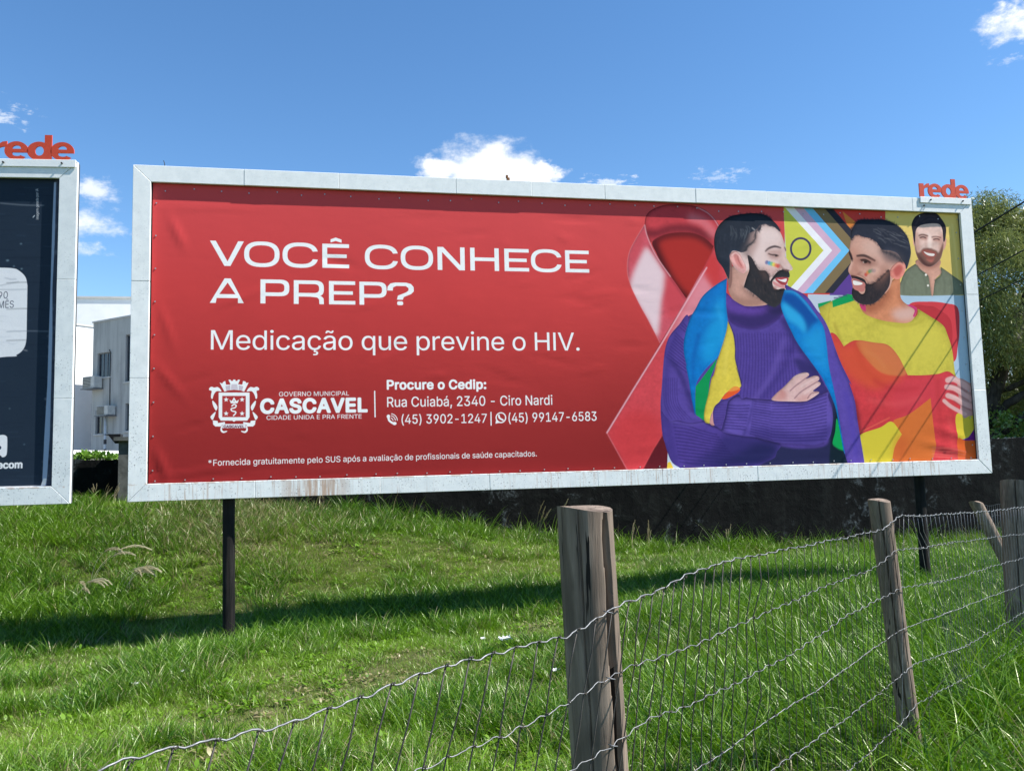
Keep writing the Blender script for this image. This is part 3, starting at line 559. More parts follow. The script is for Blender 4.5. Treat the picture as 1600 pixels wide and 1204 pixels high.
    for i in range(14):
        o_ = i * 31; line(art, [*V('I', [(1050 + i * 4 - i * 8, 405 + o_ * .88), (1240, 425 + o_ * .98)]), *V('F', [(0, 425 + o_ * .95), (300, 425 + o_ * 1.02), (560, 400 + o_ * 1.08), (790, 330 + o_ * 1.22)])], 1.5, (44, 36, 100), .8, .35, fa)
    for i in range(9): line(art, [(735 - i * 3, 440 + i * 32), (860, 450 + i * 32), (1000 - i * 6, 445 + i * 34)], 11, (44, 36, 100), .8, .35, fa, 'I')
    line(art, '1040,370 1020,500 985,640 930,780', 14, (48, 42, 104), .75, 1.2, fa, 'I'); line(art, '745,400 735,560 705,720', 10, (44, 38, 98), .8, 1, fa, 'I'); line(art, '640,690 760,750 920,790 1060,805 1200,845 1340,870', 12, (28, 26, 66), .8, 1.3, None, 'I')
    line(art, '480,615 560,660 640,690', 14, (26, 24, 60), .9, 1, None, 'I'); line(art, '420,570 300,430', 10, (40, 34, 86), .5, 1.5, None, 'I')
    line(art, '0,795 100,825 250,866 400,876 560,888 660,892 760,860', 12, (24, 26, 56), .8, 1.5, None, 'F'); line(art, '820,300 850,450 866,600 856,720', 12, (24, 30, 56), .8, 1.5, None, 'F')
    hd = poly(art, '188,390 220,325 300,255 365,190 425,128 480,98 545,82 588,92 590,118 555,152 600,138 655,118 700,128 706,160 690,180 716,192 716,222 640,282 660,292 690,292 700,315 600,382 540,402 400,404', (216, 180, 180), view='F', mask=True)
    poly(art, '200,390 230,330 330,280 340,380', (196, 134, 130), .8, 3, hd, view='F'); blob(art, 290, 295, 26, 22, (186, 108, 104), .6, 2, hd, 'F'); poly(art, '430,400 540,330 600,330 560,400', (196, 140, 138), .6, 2.5, hd, view='F')
    for q in ('380,290 440,235 520,175 590,120', '430,372 500,300 600,235 695,178', '575,372 620,315 700,296'): line(art, q, 9, (104, 58, 84), .9, .5, hd, 'F')
    for q in ('420,140 480,110 560,100', '500,240 580,190 660,150', '540,320 620,260 690,215'): line(art, q, 12, (238, 212, 214), .6, 1, hd, 'F')
    blob(art, 680, 140, 16, 10, (228, 190, 190), .9, .3, hd, 'F', -.4); blob(art, 572, 96, 12, 9, (230, 192, 192), .9, .3, hd, 'F')
    # ---- man in the yellow jumper
    tor = poly(art, [*V('M', '315,682 315,682 400,640 530,600 575,655 640,720 730,760 850,770 925,735 935,690 935,690 1000,730 1090,790 1120,850 1150,950 1168,1090'), (1498, 600), (1498, 640), (1496, 737), (1496, 737), (1330, 737), (1330, 737), (1335, 650), (1300, 540), (1285, 500)], (202, 192, 78), mask=True, rl=(14, .22, .4))
    poly(art, '700,780 900,790 1050,850 1060,980 900,1000 760,900', (210, 200, 84), .7, 8, tor, view='M'); line(art, '560,690 640,740 760,790 900,790 980,750', 10, (178, 166, 64), .7, 1.2, tor, 'M')
    line(art, '750,460 800,620 850,740', 26, (150, 128, 52), .7, 2, tor, 'J'); line(art, '1060,300 1080,400 1240,540', 24, (178, 166, 70), .6, 3, tor, 'J'); line(art, '715,230 690,350 680,470', 6, (180, 150, 60), .7, .5, tor, 'J')
    for q in ('1130,560 1180,700 1300,800', '1500,480 1560,620 1590,760'): line(art, q, 26, (182, 172, 72), .5, 4, tor, 'J')
    red = poly(art, [(1297, 522), (1306, 523), (1318, 541), (1318, 541), (1336, 531.5), (1365, 535), (1387, 539), (1403.6, 557), (1418, 586), (1418, 586), (1442, 586), (1465, 584), (1481, 580), (1494, 589), (1508, 600), (1508, 600), (1500, 640), (1497, 737), (1497, 737), (1440, 737), (1440, 737), (1400, 700), (1341, 677), (1337, 640), (1325, 606), (1307, 550)], (202, 62, 70), mask=True, rl=(4, .10, .2))
    poly(art, [(1297, 522), (1318, 541), (1345, 536), (1372, 560), (1410, 590), (1390, 600), (1360, 606), (1320, 580)], (210, 84, 56), .85, 5, red); poly(art, 'M' and V('J', '1010,672 1200,690 1360,722 1480,850 1570,1045 1400,1062 1250,1010 1110,870 1030,770'), (206, 128, 74), .75, .8, red)
    line(art, [(1336, 533), (1350, 575), (1380, 600)], 9, (196, 72, 50), .5, 3, red); poly(art, [(1400, 600), (1480, 584), (1500, 600), (1460, 640), (1400, 650)], (206, 66, 80), .7, 6, red)
    poly(art, '690,480 800,430 950,318 950,318 966,480 985,640 978,700 955,770 955,770 660,775 660,775 700,650 750,570 750,570', (208, 112, 54), view='L'); poly(art, '460,575 600,522 680,482 750,570 750,570 700,660 680,775 680,775 505,780 505,780 478,650', (208, 194, 62), view='L')
    poly(art, '700,600 760,570 800,640 760,740 700,740', (196, 90, 48), .5, 5, None, view='L')
    line(art, [(1341, 676), (1358, 668), (1390, 652)], 1.4, (236, 120, 90), .6, .5)
    poly(art, '1130,430 1260,440 1250,545 1210,590 1140,612 1140,612', (210, 192, 62), view='L'); poly(art, '1140,610 1210,590 1290,490 1300,640 1170,630', (108, 36, 128), view='L'); poly(art, '1136,605 1190,612 1310,630 1310,780 1145,780 1145,780', (216, 100, 46), view='L')
    for i, y in enumerate((668, 690, 712, 730)): line(art, [(960, y - 6), (1060, y), (1140, y + 12), (1200, y + 26)], 7, (232, 130, 120), .5, .8, None, 'L')
    line(art, '330,180 390,300 430,400 450,560', 40, (84, 30, 48), .75, 2.6, None, 'L')
    for q in ('565,250 570,297 720,222 708,215', '726,215 900,140 952,150 978,215 735,292'): poly(art, q, (8, 152, 88), view='J', smooth=False)
    for i in range(9): blob(art, 755 + i * 17, 186 - i * 5 + (i % 3) * 5, 10, 9, (56, 66, 112), .9, .3, None, 'J')
    fi = [('540,226 600,214 690,262 770,320', 58), ('530,296 610,310 700,372 780,420', 56), ('540,386 610,412 700,470 790,500', 54), ('500,440 560,492 640,540 720,580', 38)]
    poly(art, '640,230 760,250 830,330 830,560 760,600 690,590', (190, 146, 146), view='G')
    for q, w in fi: line(art, q, w, (218, 172, 172), 1, .3, None, 'G')
    for q in ('560,262 640,290 740,350', '560,345 640,372 760,440', '600,440 680,490 780,540'): line(art, q, 11, (130, 60, 70), .8, .8, None, 'G')
    for q in ('560,215 620,215 680,250', '560,290 630,305 700,350', '560,385 640,415 700,450'): line(art, q, 10, (240, 208, 208), .7, .8, None, 'G')
    # head of the man in the yellow jumper
    nk = poly(art, '330,960 290,985 340,1070 500,1135 700,1165 800,1160 860,1105 882,1010 800,985 715,900 700,690 590,760 500,900', (206, 136, 102), view='C', mask=True)
    poly(art, '330,960 480,930 580,820 640,820 560,960 420,1060 340,1040', (150, 84, 62), .8, 4, nk, view='C'); poly(art, '620,1060 760,1000 880,1010 850,1130 700,1142', (212, 178, 172), .85, 4, nk, view='C'); line(art, '690,760 700,900 760,1000', 22, (176, 108, 80), .6, 2, nk, 'C')
    poly(art, '780,978 840,985 885,1020 860,1100 845,1090 858,1030', (196, 60, 120), view='C'); poly(art, '285,962 340,962 350,1045 300,1010', (190, 60, 110), view='C')
    fc = poly(art, '195,300 215,250 330,245 450,290 540,360 700,400 770,500 740,600 640,700 600,800 540,870 440,960 300,970 215,900 213,760 196,680 170,632 172,590 196,530 172,440 182,385', (200, 156, 142), view='C', mask=True)
    poly(art, '170,400 260,400 300,600 250,680 170,640', (188, 134, 118), .6, 4, fc, view='C'); poly(art, '330,300 460,330 540,480 440,480 340,420', (212, 178, 168), .7, 5, fc, view='C'); poly(art, '450,480 600,540 600,660 500,660', (200, 160, 150), .6, 5, fc, view='C')
    poly(art, '185,560 230,560 250,650 190,650', (222, 180, 168), .6, 2.5, fc, view='C')
    poly(art, '500,380 760,420 790,560 640,540 560,520', (104, 92, 96), .85, 4, None, view='C')
    poly(art, '252,245 205,290 195,250 205,190 270,100 400,88 560,95 700,165 790,280 822,420 805,520 775,605 755,545 730,510 680,440 600,410 520,400 470,330 400,285 330,270', (40, 46, 62), view='C', mask=True, rl=(6, .25, 1.6))
    poly(art, '600,420 700,440 760,520 720,540 640,500 560,430', (84, 80, 88), .6, 4, None, view='C')
    for i in range(30):
        x = rr.uniform(420, 740); y = rr.uniform(150, 300) + (x - 420) * .25; line(art, [(x, y), (x + 40, y + rr.uniform(5, 22)), (x + 84, y + rr.uniform(20, 60))], rr.uniform(3, 6), (120, 124, 134), rr.uniform(.2, .5), .35, None, 'C')
    ear = poly(art, '598,640 630,575 690,530 745,535 768,590 740,670 690,710 625,695', (224, 140, 128), view='C', mask=True)
    poly(art, '640,600 700,560 735,590 710,660 660,680', (178, 78, 76), .8, 1.2, ear, view='C'); line(art, '620,610 690,545 745,560 755,620', 12, (236, 176, 164), .7, .8, ear, 'C')
    poly(art, '198,668 260,680 335,712 372,762 450,742 520,680 585,612 604,640 600,760 550,852 440,960 300,968 215,895 210,812 240,800 300,862 338,850 342,790 300,760 220,712', (46, 42, 48), view='C', mask=True, rl=(5, .2, 1.4))
    poly(art, '430,760 520,690 580,680 560,780 480,820', (92, 72, 70), .5, 3, None, view='C')
    for i in range(30):
        x = rr.uniform(380, 570); y = rr.uniform(740, 900); line(art, [(x, y), (x - rr.uniform(0, 14), y + rr.uniform(20, 40))], 5, (74, 60, 62), .4, .35, None, 'C')
    poly(art, '210,700 330,742 345,790 320,840 240,820 214,780', (192, 122, 118), view='C'); poly(art, '224,722 312,746 300,768 228,768', (240, 234, 234), view='C'); line(art, '222,716 320,742', 9, (90, 40, 44), .8, .4, None, 'C')
    line(art, '252,468 340,466 452,520', 30, (48, 38, 42), .95, .5, fc, 'C', taper=.4); line(art, '172,412 190,450 206,500', 24, (48, 38, 42), .95, .5, fc, 'C')
    poly(art, '280,495 350,505 420,548 340,552 300,530', (120, 78, 70), .8, 1.5, fc, view='C'); line(art, '300,514 350,524 398,548', 19, (44, 32, 36), .95, .45, fc, 'C', taper=.4); line(art, '318,556 360,562', 8, (170, 120, 108), .7, .8, fc, 'C')
    line(art, '196,655 240,668 300,640', 16, (130, 76, 66), .8, 1.2, fc, 'C'); line(art, '236,520 246,580 262,630', 12, (166, 112, 98), .6, 1.8, fc, 'C')
    for x, y, c in ((352, 662, (196, 72, 66)), (372, 640, (205, 130, 70)), (392, 628, (60, 140, 90)), (416, 620, (30, 110, 90)), (438, 622, (40, 60, 110))): blob(art, x, y, 18, 20, c, .85, .4, fc, 'C', .2)
    poly(art, '255,480 450,500 470,560 420,580 280,560', (150, 104, 94), .55, 2.5, fc, view='C')
    line(art, '300,520 345,512 402,540', 9, (24, 20, 24), .95, .2, fc, 'C'); line(art, '292,508 345,504 405,534', 14, (26, 20, 24), .95, .2, fc, 'C', taper=.4); blob(art, 346, 530, 21, 15, (30, 22, 24), .97, .2, fc, 'C'); line(art, '170,425 195,470 208,520', 20, (38, 30, 34), .9, .3, fc, 'C'); blob(art, 326, 534, 6, 5, (220, 210, 205), .8, .2, fc, 'C')
    poly(art, '196,560 240,575 262,640 210,660 180,630', (176, 120, 104), .6, 1.8, fc, view='C'); line(art, '205,520 192,570 184,615', 14, (236, 200, 186), .7, 1.2, fc, 'C'); line(art, '270,660 330,690 372,740', 12, (150, 96, 84), .8, 1, fc, 'C')
    poly(art, '450,620 560,560 590,640 500,720 430,720', (168, 120, 106), .6, 3, fc, view='C'); poly(art, '420,590 500,600 480,660 410,660', (226, 186, 172), .5, 2.2, fc, view='C')
    feather(art, '200,300 252,245 330,265 400,285 470,330 530,400', 90, 46, 7, (38, 42, 56), .85, 'C', 11, 1.3, .5); feather(art, '200,190 270,100 400,88 560,95 700,165 800,300', 120, 50, 8, (34, 40, 56), .9, 'C', 12, .6, .5)
    feather(art, '520,420 600,440 680,480 740,540', 160, 60, 6, (60, 58, 66), .5, 'C', 13, .9, .6); feather(art, '585,615 520,680 450,740 372,760', 110, 46, 6, (50, 44, 50), .65, 'C', 14, 1.2, .6); feather(art, '215,900 300,972 440,965 550,860', 70, 34, 6, (40, 38, 46), .8, 'C', 15, 1.2, .4)
    for i in range(90):
        x = rr.uniform(220, 590); y = rr.uniform(720, 950)
        if x < 345 and y < 860: continue
        if (x - 400) ** 2 / 200 ** 2 + (y - 780) ** 2 / 185 ** 2 > 1: continue
        line(art, [(x, y), (x - rr.uniform(2, 14), y + rr.uniform(14, 34))], rr.uniform(3, 5), rr.choice([(82, 68, 70), (26, 24, 32), (66, 56, 60)]), rr.uniform(.35, .7), .2, None, 'C')
    # flag scarf, right fall
    PS = (90, 74, 166)
    ps = poly(art, [*V('J', '190,50 300,88 440,170 560,330 640,440 700,570 760,750 830,930 945,1164'), *V('F', '1040,200 1100,400 1128,600 1170,860 1215,1130 1215,1130 1035,1130 1035,1130 975,930 915,600 870,400 700,100'), *V('J', '500,800 300,300')], PS, mask=True)
    line(art, '1000,300 1060,600 1120,1000', 26, (66, 56, 170), .6, 3, ps, 'F'); line(art, '760,760 840,980 940,1180', 16, (46, 36, 90), .7, 1.8, ps, 'J'); line(art, '1040,200 1100,400 1130,620', 18, (50, 36, 92), .8, 2, ps, 'F')
    poly(art, [*V('F', '905,500 960,860 985,1130 985,1130 830,1130 830,880 860,700')], (14, 34, 46), .95, .8)
    bl = poly(art, [*V('J', '185,100 200,92 300,108 420,210 560,400 630,520 662,700 690,950 735,1164'), *V('F', '900,430 925,590 950,740 990,980 950,860 905,560 860,400 760,180 650,0'), *V('J', '600,1070 500,930 340,710 260,560 180,390 145,280 150,215')], (12, 124, 204), mask=True)
    poly(art, '190,130 300,150 440,270 570,430 500,500 430,580 380,400 250,300 165,200', (10, 68, 150), .85, 2.2, bl, view='J'); poly(art, '180,240 320,340 420,470 420,580 330,500 220,420 160,300', (48, 172, 228), .8, 2.5, bl, view='J')
    poly(art, '420,600 620,520 650,800 680,1060 560,900 400,720', (34, 156, 220), .7, 6, bl, view='J'); line(art, '195,105 300,120 400,215 500,340 560,410', 14, (70, 180, 240), .7, 1.2, bl, 'J')
    poly(art, '900,590 940,760 972,945 972,945 920,925 855,872 882,740', (6, 160, 84), view='F'); line(art, '858,878 920,930 972,948', 10, (20, 110, 66), .8, .6, None, 'F')
    for q, w, c, al in (('640,330 700,560 690,760', 26, (60, 170, 228), .35), ('420,700 520,560 640,470', 22, (8, 88, 170), .4)): line(art, q, w, c, al, 2.2, None, 'H')
    for q, w, c, al in (('1010,700 1060,820 1160,900', 20, (176, 70, 50), .35), ('1100,780 1240,860 1330,980', 22, (214, 140, 90), .35), ('1250,560 1340,600 1460,600', 18, (176, 168, 66), .4), ('900,480 1000,560 1040,640', 24, (180, 170, 66), .45)): line(art, q, w, c, al, 2.2, None, 'J')
    for q, w, c, al in (('560,200 700,260 860,250', 30, (182, 48, 58), .5), ('520,330 700,360 880,320', 26, (222, 92, 96), .35), ('480,420 640,440 780,400', 26, (178, 50, 56), .45), ('1000,200 1010,400 1040,640', 30, (180, 52, 58), .45), ('1080,460 1100,600 1110,720', 22, (222, 88, 90), .4)): line(art, q, w, c, al, 2.4, None, 'L')
    # ---- white lettering
    WH = (240, 245, 251)
    wide_letters(art, [('V', 328, 381), ('O', 381.5, 436.8), ('C', 441.5, 496), ('Ê', 503.6, 545.4), ('C', 570, 621), ('O', 626, 676.6), ('N', 683.6, 726), ('H', 734.6, 779.4), ('E', 788, 826.2), ('C', 829.4, 876.6), ('E', 883, 920)], 376, 415, 392, 426, 328, 920, WH)
    wide_letters(art, [('A', 328, 381), ('P', 407, 452), ('R', 459, 506), ('E', 514, 555), ('P', 561.6, 604), ('?', 605, 646.5)], 434.5, 473, 442, 477, 328, 646, WH)
    text(art, 'Medicação que previne o HIV.', 329.5, 905.5, 546, 547.5, 515.6, WH, 0, 'M', spacing=.97)
    text(art, 'Procure o Cedip:', 605, 759, 608, 607, 594, WH, 0.026, 'P', spacing=1.03)
    text(art, 'Rua Cuiabá, 2340 - Ciro Nardi', 605, 863, 635.6, 632, 620.2, WH, 0.004, 'R')
    text(art, '(45) 3902-1247', 627.5, 760.5, 661.8, 660, 647.6, WH, 0.004, '3')
    line(art, [(767, 644), (767.3, 664)], 1.7, WH)
    text(art, '(45) 99147-6583', 794.6, 932, 659.5, 656.8, 645, WH, 0.004, '9')
    a = np.linspace(0, 2 * math.pi, 30)
    for t0 in (0, math.pi): line(art, [(782.5 + 7.4 * math.cos(q), 652.2 + 7.6 * math.sin(q)) for q in np.linspace(t0, t0 + math.pi + .05, 18)], 1.8, WH, smooth=False)
    poly(art, [(775.5, 654), (774, 661.6), (781, 660)], WH, smooth=False)
    line(art, [(779.4, 648.6), (780.4, 652.6), (785.6, 656)], 2.6, WH); 
    line(art, [(606.6, 650.5), (608.4, 657), (615.8, 662)], 3.2, WH); blob(art, 606.8, 650.4, 2.7, 3.0, WH); blob(art, 616.4, 661.2, 3.1, 2.5, WH)
    for r in (4.2, 7.8, 11): line(art, [(609.8 + r * math.cos(q), 657 + r * math.sin(q)) for q in np.linspace(-1.45, -.02, 8)], 1.2, WH, smooth=False)
    text(art, 'GOVERNO MUNICIPAL', 436, 545.4, 619, 617.6, 612, WH, 0.004, 'G')
    text(art, 'CASCAVEL', 408, 573, 645, 642.6, 624, WH, 0.036, 'E', spacing=1.05)
    text(art, 'CIDADE UNIDA E PRA FRENTE', 416.5, 565, 655.6, 653.4, 649, WH, 0.004, 'D')
    line(art, [(585.3, 611), (586, 651)], 1.8, WH)
    text(art, '*Fornecida gratuitamente pelo SUS após a avaliação de profissionais de saúde capacitados.', 325.5, 838.5, 727.4, 712.4, 718, WH, 0.003, 'F')
    # coat of arms
    e = 'E'
    poly(art, '262,338 842,338 842,800 800,865 300,865 262,800', WH, view=e, smooth=False); k0 = ALB((172, 58, 60))
    poly(art, '328,400 772,400 772,800 328,800', (172, 60, 62), view=e, smooth=False); poly(art, '510,860 590,860 550,888', WH, view=e, smooth=False)
    for cx, cy in ((402, 470), (702, 470), (402, 732), (702, 732)):
        poly(art, [(cx + (50 if i % 2 == 0 else 21) * math.sin(i * math.pi / 5), cy - (50 if i % 2 == 0 else 21) * math.cos(i * math.pi / 5)) for i in range(10)], WH, view=e, smooth=False)
    poly(art, '465,470 505,500 550,425 595,500 645,470 615,540 490,540', WH, view=e, smooth=False); blob(art, 551, 493, 11, 11, (150, 60, 66), view=e)
    line(art, '510,590 550,560 590,580 570,620 500,640 510,680 580,700 575,735 540,770', 24, WH, view=e)
    poly(art, '280,150 330,170 345,140 385,120 400,190 480,190 480,170 445,100 480,95 500,120 530,120 535,95 575,95 580,120 610,120 625,95 665,98 640,150 625,180 705,192 720,120 765,130 780,160 825,150 740,322 680,298 550,286 430,298 372,322', WH, view=e, smooth=False)
    poly(art, '390,215 480,200 480,290 400,300', (196, 190, 205), view=e, smooth=False); poly(art, '500,180 610,180 625,285 490,285', (205, 200, 214), view=e, smooth=False); poly(art, '640,200 725,220 705,300 640,290', (196, 190, 205), view=e, smooth=False)
    for sg in (1, -1):
        mx = lambda s: [(x if sg == 1 else 1104 - x, y) for x, y in [tuple(float(q) for q in a.split(',')) for a in s.split()]]
        poly(art, mx('85,290 90,250 130,230 180,245 240,235 290,270 312,318 240,310 200,330 165,390 145,455 120,440 118,380 130,310'), WH, view=e); poly(art, mx('145,490 200,540 238,610 215,678 185,640 150,560'), WH, view=e)
        poly(art, mx('200,700 190,760 150,850 115,820 115,780'), WH, view=e); poly(art, mx('150,860 240,870 250,910 380,890 380,925 330,940 300,975 200,975 160,940'), WH, view=e, smooth=False)
        line(art, mx('320,960 310,1040 350,1080 420,1062'), 34, WH, view=e, taper=.6)
    poly(art, '330,928 770,928 770,1005 330,1005', (226, 230, 240), view=e, smooth=False)
    text(art, 'CASCAVEL', 349.5, 381.6, 668, 668, 664.2, (110, 60, 80), 0.03, 'E')
    # faint print grain
    art.img *= (1 + 0.012 * rg.standard_normal((H_, W_, 1))).astype(np.float32)
    return art

def to_image(art, name):
    im = bpy.data.images.new(name, art.W, art.H, alpha=False)
    c = np.clip(art.img, 0, 1); s = np.where(c <= 0.0031308, c * 12.92, 1.055 * c ** (1 / 2.4) - 0.055)
    px = np.ones((art.H, art.W, 4), np.float32); px[..., :3] = s[::-1]
    im.pixels.foreach_set(px.ravel()); im.update(); im.pack()
    return im

def fit_second():
    """place the second hoarding from its right edge, the same size as the first"""
    top, bot = ray(121, 252.5), ray(109.8, 786.5)
    # right edge vertical of height BH at horizontal position (x, y)
    best = None
    for Y in np.arange(6.5, 9.0, 0.002):
        z = lambda d: EYE + d[2] * (Y / d[1])
        e = abs((z(top) - z(bot)) - BH)
        if best is None or e < best[0]: best = (e, Y, z(bot), 0.5 * (top[0] + bot[0] * 1.0) , (top[0] / top[1] + bot[0] / bot[1]) / 2 * Y)
    e, Y, zb, _, X = best
    return np.array([X, Y, zb]) - BA2 * BW
BO2 = fit_second()
LW = 1.7
def draw_second():
    pl = Plane(BO2, BA2, BN2, BD); u0 = BW - PU0 - LW; art = Art(pl, u0, PV0, LW, PH, 300)
    NAVY = (46, 66, 88)
    art.img[:] = ALB((36, 50, 67))
    rr = random.Random(8); rg = np.random.default_rng(4)
    for i in range(150):
        x = rr.uniform(-60, 80); y = rr.uniform(285, 755); L = rr.uniform(6, 40)
        line(art, [(x, y), (x + L / 2, y + rr.uniform(-1, 1)), (x + L, y + rr.uniform(-1.5, 1.5))], rr.uniform(.5, 1.1), rr.choice([(52, 72, 94), (22, 32, 50), (24, 34, 52)]), rr.uniform(.2, .6), .15)
    WHT = (222, 230, 240)
    poly(art, [(-120, 417), (-20, 418), (18, 419), (30, 423), (40, 433), (43, 446), (43, 446), (42, 500), (41, 532), (36, 546), (26, 554), (12, 557), (-120, 557)], WHT, smooth=True)
    for a, b in (((-40, 450), (42, 452)), ((-40, 451), (30, 440)), ((8, 434), (26, 436))): line(art, [a, ((a[0] + b[0]) / 2, (a[1] + b[1]) / 2 + 1.5), b], .9, (120, 134, 150), .8, .2)
    for i in range(14):
        x = rr.uniform(-20, 24); y = rr.uniform(425, 550); line(art, [(x, y), (x + 10, y + rr.uniform(-2, 2)), (x + 20, y + rr.uniform(-4, 4))], .7, (190, 200, 214), .7, .3)
    text(art, '90', -2.5, 12.2, 467, 466, 456, (70, 78, 96), 0, '9'); text(art, 'MÊS', -2.5, 21.6, 481.5, 480.6, 470.5, (70, 78, 96), 0, 'M')
    for y, x1 in ((402, 68), (441, 68), (482, 68), (517, 76), (531, 40)): line(art, [(10, y + 1), (40, y), (x1, y + .5)], .9, (24, 34, 50) if y != 517 else (110, 126, 146), .85, .25)
    line(art, [(0, 317.5), (38, 320.5), (69, 321)], 1.0, (120, 134, 150), .8, .3)
    for x, y, r in ((12, 407, 2.2), (22, 416, 1.4), (34, 420, 1.6), (33, 381, 1.6), (38, 694, 1.0), (15, 638, 1.0)): blob(art, x, y, r, r * .6, (110, 140, 160), .8, .3)
    poly(art, [(-30, 682), (-8, 681), (4, 679), (10, 681), (11.5, 686), (11, 706), (9, 712), (4, 714), (0, 711), (-10, 714), (-30, 714)], WHT); poly(art, [(-4, 696), (1.6, 697), (1.5, 701), (-4, 703)], NAVY)
    text(art, 'ecom', -3.5, 34.5, 731.4, 730.6, 723.4, WHT, 0.03, 'x')
    text(art, 'imagem gerada por IA', 60.5, 60.0, 343, 295, 343, (190, 200, 214), 0.0, 'i', .8, rot=True) if False else None
    E = text_edges('imagem gerada por IA'); a, b, c = art.tex([(60.5, 343), (60, 295), (56.3, 343)])
    mn, mxx = E[..., 0].min(), E[..., 0].max(); ch = text_edges('d')[..., 1].max()
    T = a + (E[..., :1] - mn) * (b - a) / (mxx - mn) + E[..., 1:] * (c - a) / ch; put(art, fill_wind(T, art.W, art.H), (214, 222, 232), .9)
    line(art, [(51.5, 340), (54.5, 336.5)], 1.3, (190, 205, 220), .8)
    # the loose right edge of the sheet and the bare board behind it
    poly(art, [(86, 270), (84, 350), (80, 450), (77, 520), (74, 600), (70, 680), (66, 740), (62, 770), (120, 770), (120, 270)], (58, 66, 84), smooth=False)
    for i in range(60):
        y = rr.uniform(285, 760); x0 = 86 - (y - 280) * .047; blob(art, x0 + rr.uniform(2, 14), y, rr.uniform(1, 5), rr.uniform(1, 4), rr.choice([(96, 104, 122), (34, 40, 54), (74, 84, 100)]), .6, .8)
    poly(art, [(84.6, 285), (88, 285), (85.5, 380), (82, 450), (82, 520), (80, 600), (78, 680), (74, 740), (72, 758), (66, 758), (69.5, 680), (74.2, 600), (76.5, 520), (79, 450), (82, 350)], (150, 170, 200), smooth=False)
    poly(art, [(68, 747), (73, 747), (71, 758), (62, 762), (-60, 765), (-60, 761), (64, 758)], (216, 222, 228), smooth=False)
    art.img *= (1 + 0.03 * rg.standard_normal((art.H, art.W, 1))).astype(np.float32)
    return art
# ---------------------------------------------------------------- helpers
def mesh(name, verts, faces, mat=None, smooth=False):
    me = bpy.data.meshes.new(name); me.from_pydata([tuple(v) for v in verts], [], [tuple(f) for f in faces]); me.update()
    if mat: me.materials.append(mat)
    if smooth: me.polygons.foreach_set('use_smooth', [True] * len(me.polygons))
    return me
def obj(name, me, parent=None, loc=(0, 0, 0), rot=(0, 0, 0), **kw):
    o = bpy.data.objects.new(name, me); COL.objects.link(o); o.location = loc; o.rotation_euler = rot
    if parent is not None: o.parent = parent
    for k, v in kw.items(): o[k] = v
    return o
def thing(name, label, cat, loc=(0, 0, 0), rot=(0, 0, 0), group=None, me=None):
    o = obj(name, me, None, loc, rot, label=label, category=cat)
    if group: o['group'] = group
    return o
class MB:
    """collects simple shapes for one mesh"""
    def __init__(s): s.v = []; s.f = []
    def add(s, v, f):
        b = len(s.v); s.v += [tuple(p) for p in v]; s.f += [tuple(i + b for i in q) for q in f]; return s
    def box(s, x0, y0, z0, x1, y1, z1):
        v = [(x0, y0, z0), (x1, y0, z0), (x1, y1, z0), (x0, y1, z0), (x0, y0, z1), (x1, y0, z1), (x1, y1, z1), (x0, y1, z1)]
        return s.add(v, [(0, 3, 2, 1), (4, 5, 6, 7), (0, 1, 5, 4), (1, 2, 6, 5), (2, 3, 7, 6), (3, 0, 4, 7)])
    def prism(s, poly, y0, y1):
        """polygon in x,z counter-clockwise seen from -y, extruded y0..y1"""
        n = len(poly); v = [(x, y0, z) for x, z in poly] + [(x, y1, z) for x, z in poly]
        f = [tuple(range(n)), tuple(range(2 * n - 1, n - 1, -1))] + [(i, i + n, (i + 1) % n + n, (i + 1) % n) for i in range(n)]
        return s.add(v, f)
    def tube(s, path, r, n=6, caps=True):
        P = [np.asarray(p, float) for p in path]; R = r if hasattr(r, '__len__') else [r] * len(P); v = []; f = []
        t0 = P[1] - P[0]; up = np.array([0, 0, 1.0]) if abs(t0[2]) < .9 * np.linalg.norm(t0) else np.array([1.0, 0, 0])
        for i, p in enumerate(P):
            t = P[min(i + 1, len(P) - 1)] - P[max(i - 1, 0)]; t = t / (np.linalg.norm(t) + 1e-9)
            a = np.cross(up, t); a /= np.linalg.norm(a) + 1e-9; b = np.cross(t, a)
            if i: up = b
            else: up = b
            for k in range(n):
                q = 2 * math.pi * k / n; v.append(p + R[i] * (math.cos(q) * a + math.sin(q) * b))
        for i in range(len(P) - 1):
            for k in range(n): f.append((i * n + k, i * n + (k + 1) % n, (i + 1) * n + (k + 1) % n, (i + 1) * n + k))
        if caps: f.append(tuple(range(n - 1, -1, -1))); f.append(tuple((len(P) - 1) * n + k for k in range(n)))
        return s.add(v, f)
    def me(s, name, mat=None, smooth=False): return mesh(name, s.v, s.f, mat, smooth)
def bevel(o, w=0.004, seg=2):
    m = o.modifiers.new('b', 'BEVEL'); m.width = w; m.segments = seg; m.limit_method = 'ANGLE'; m.angle_limit = .6

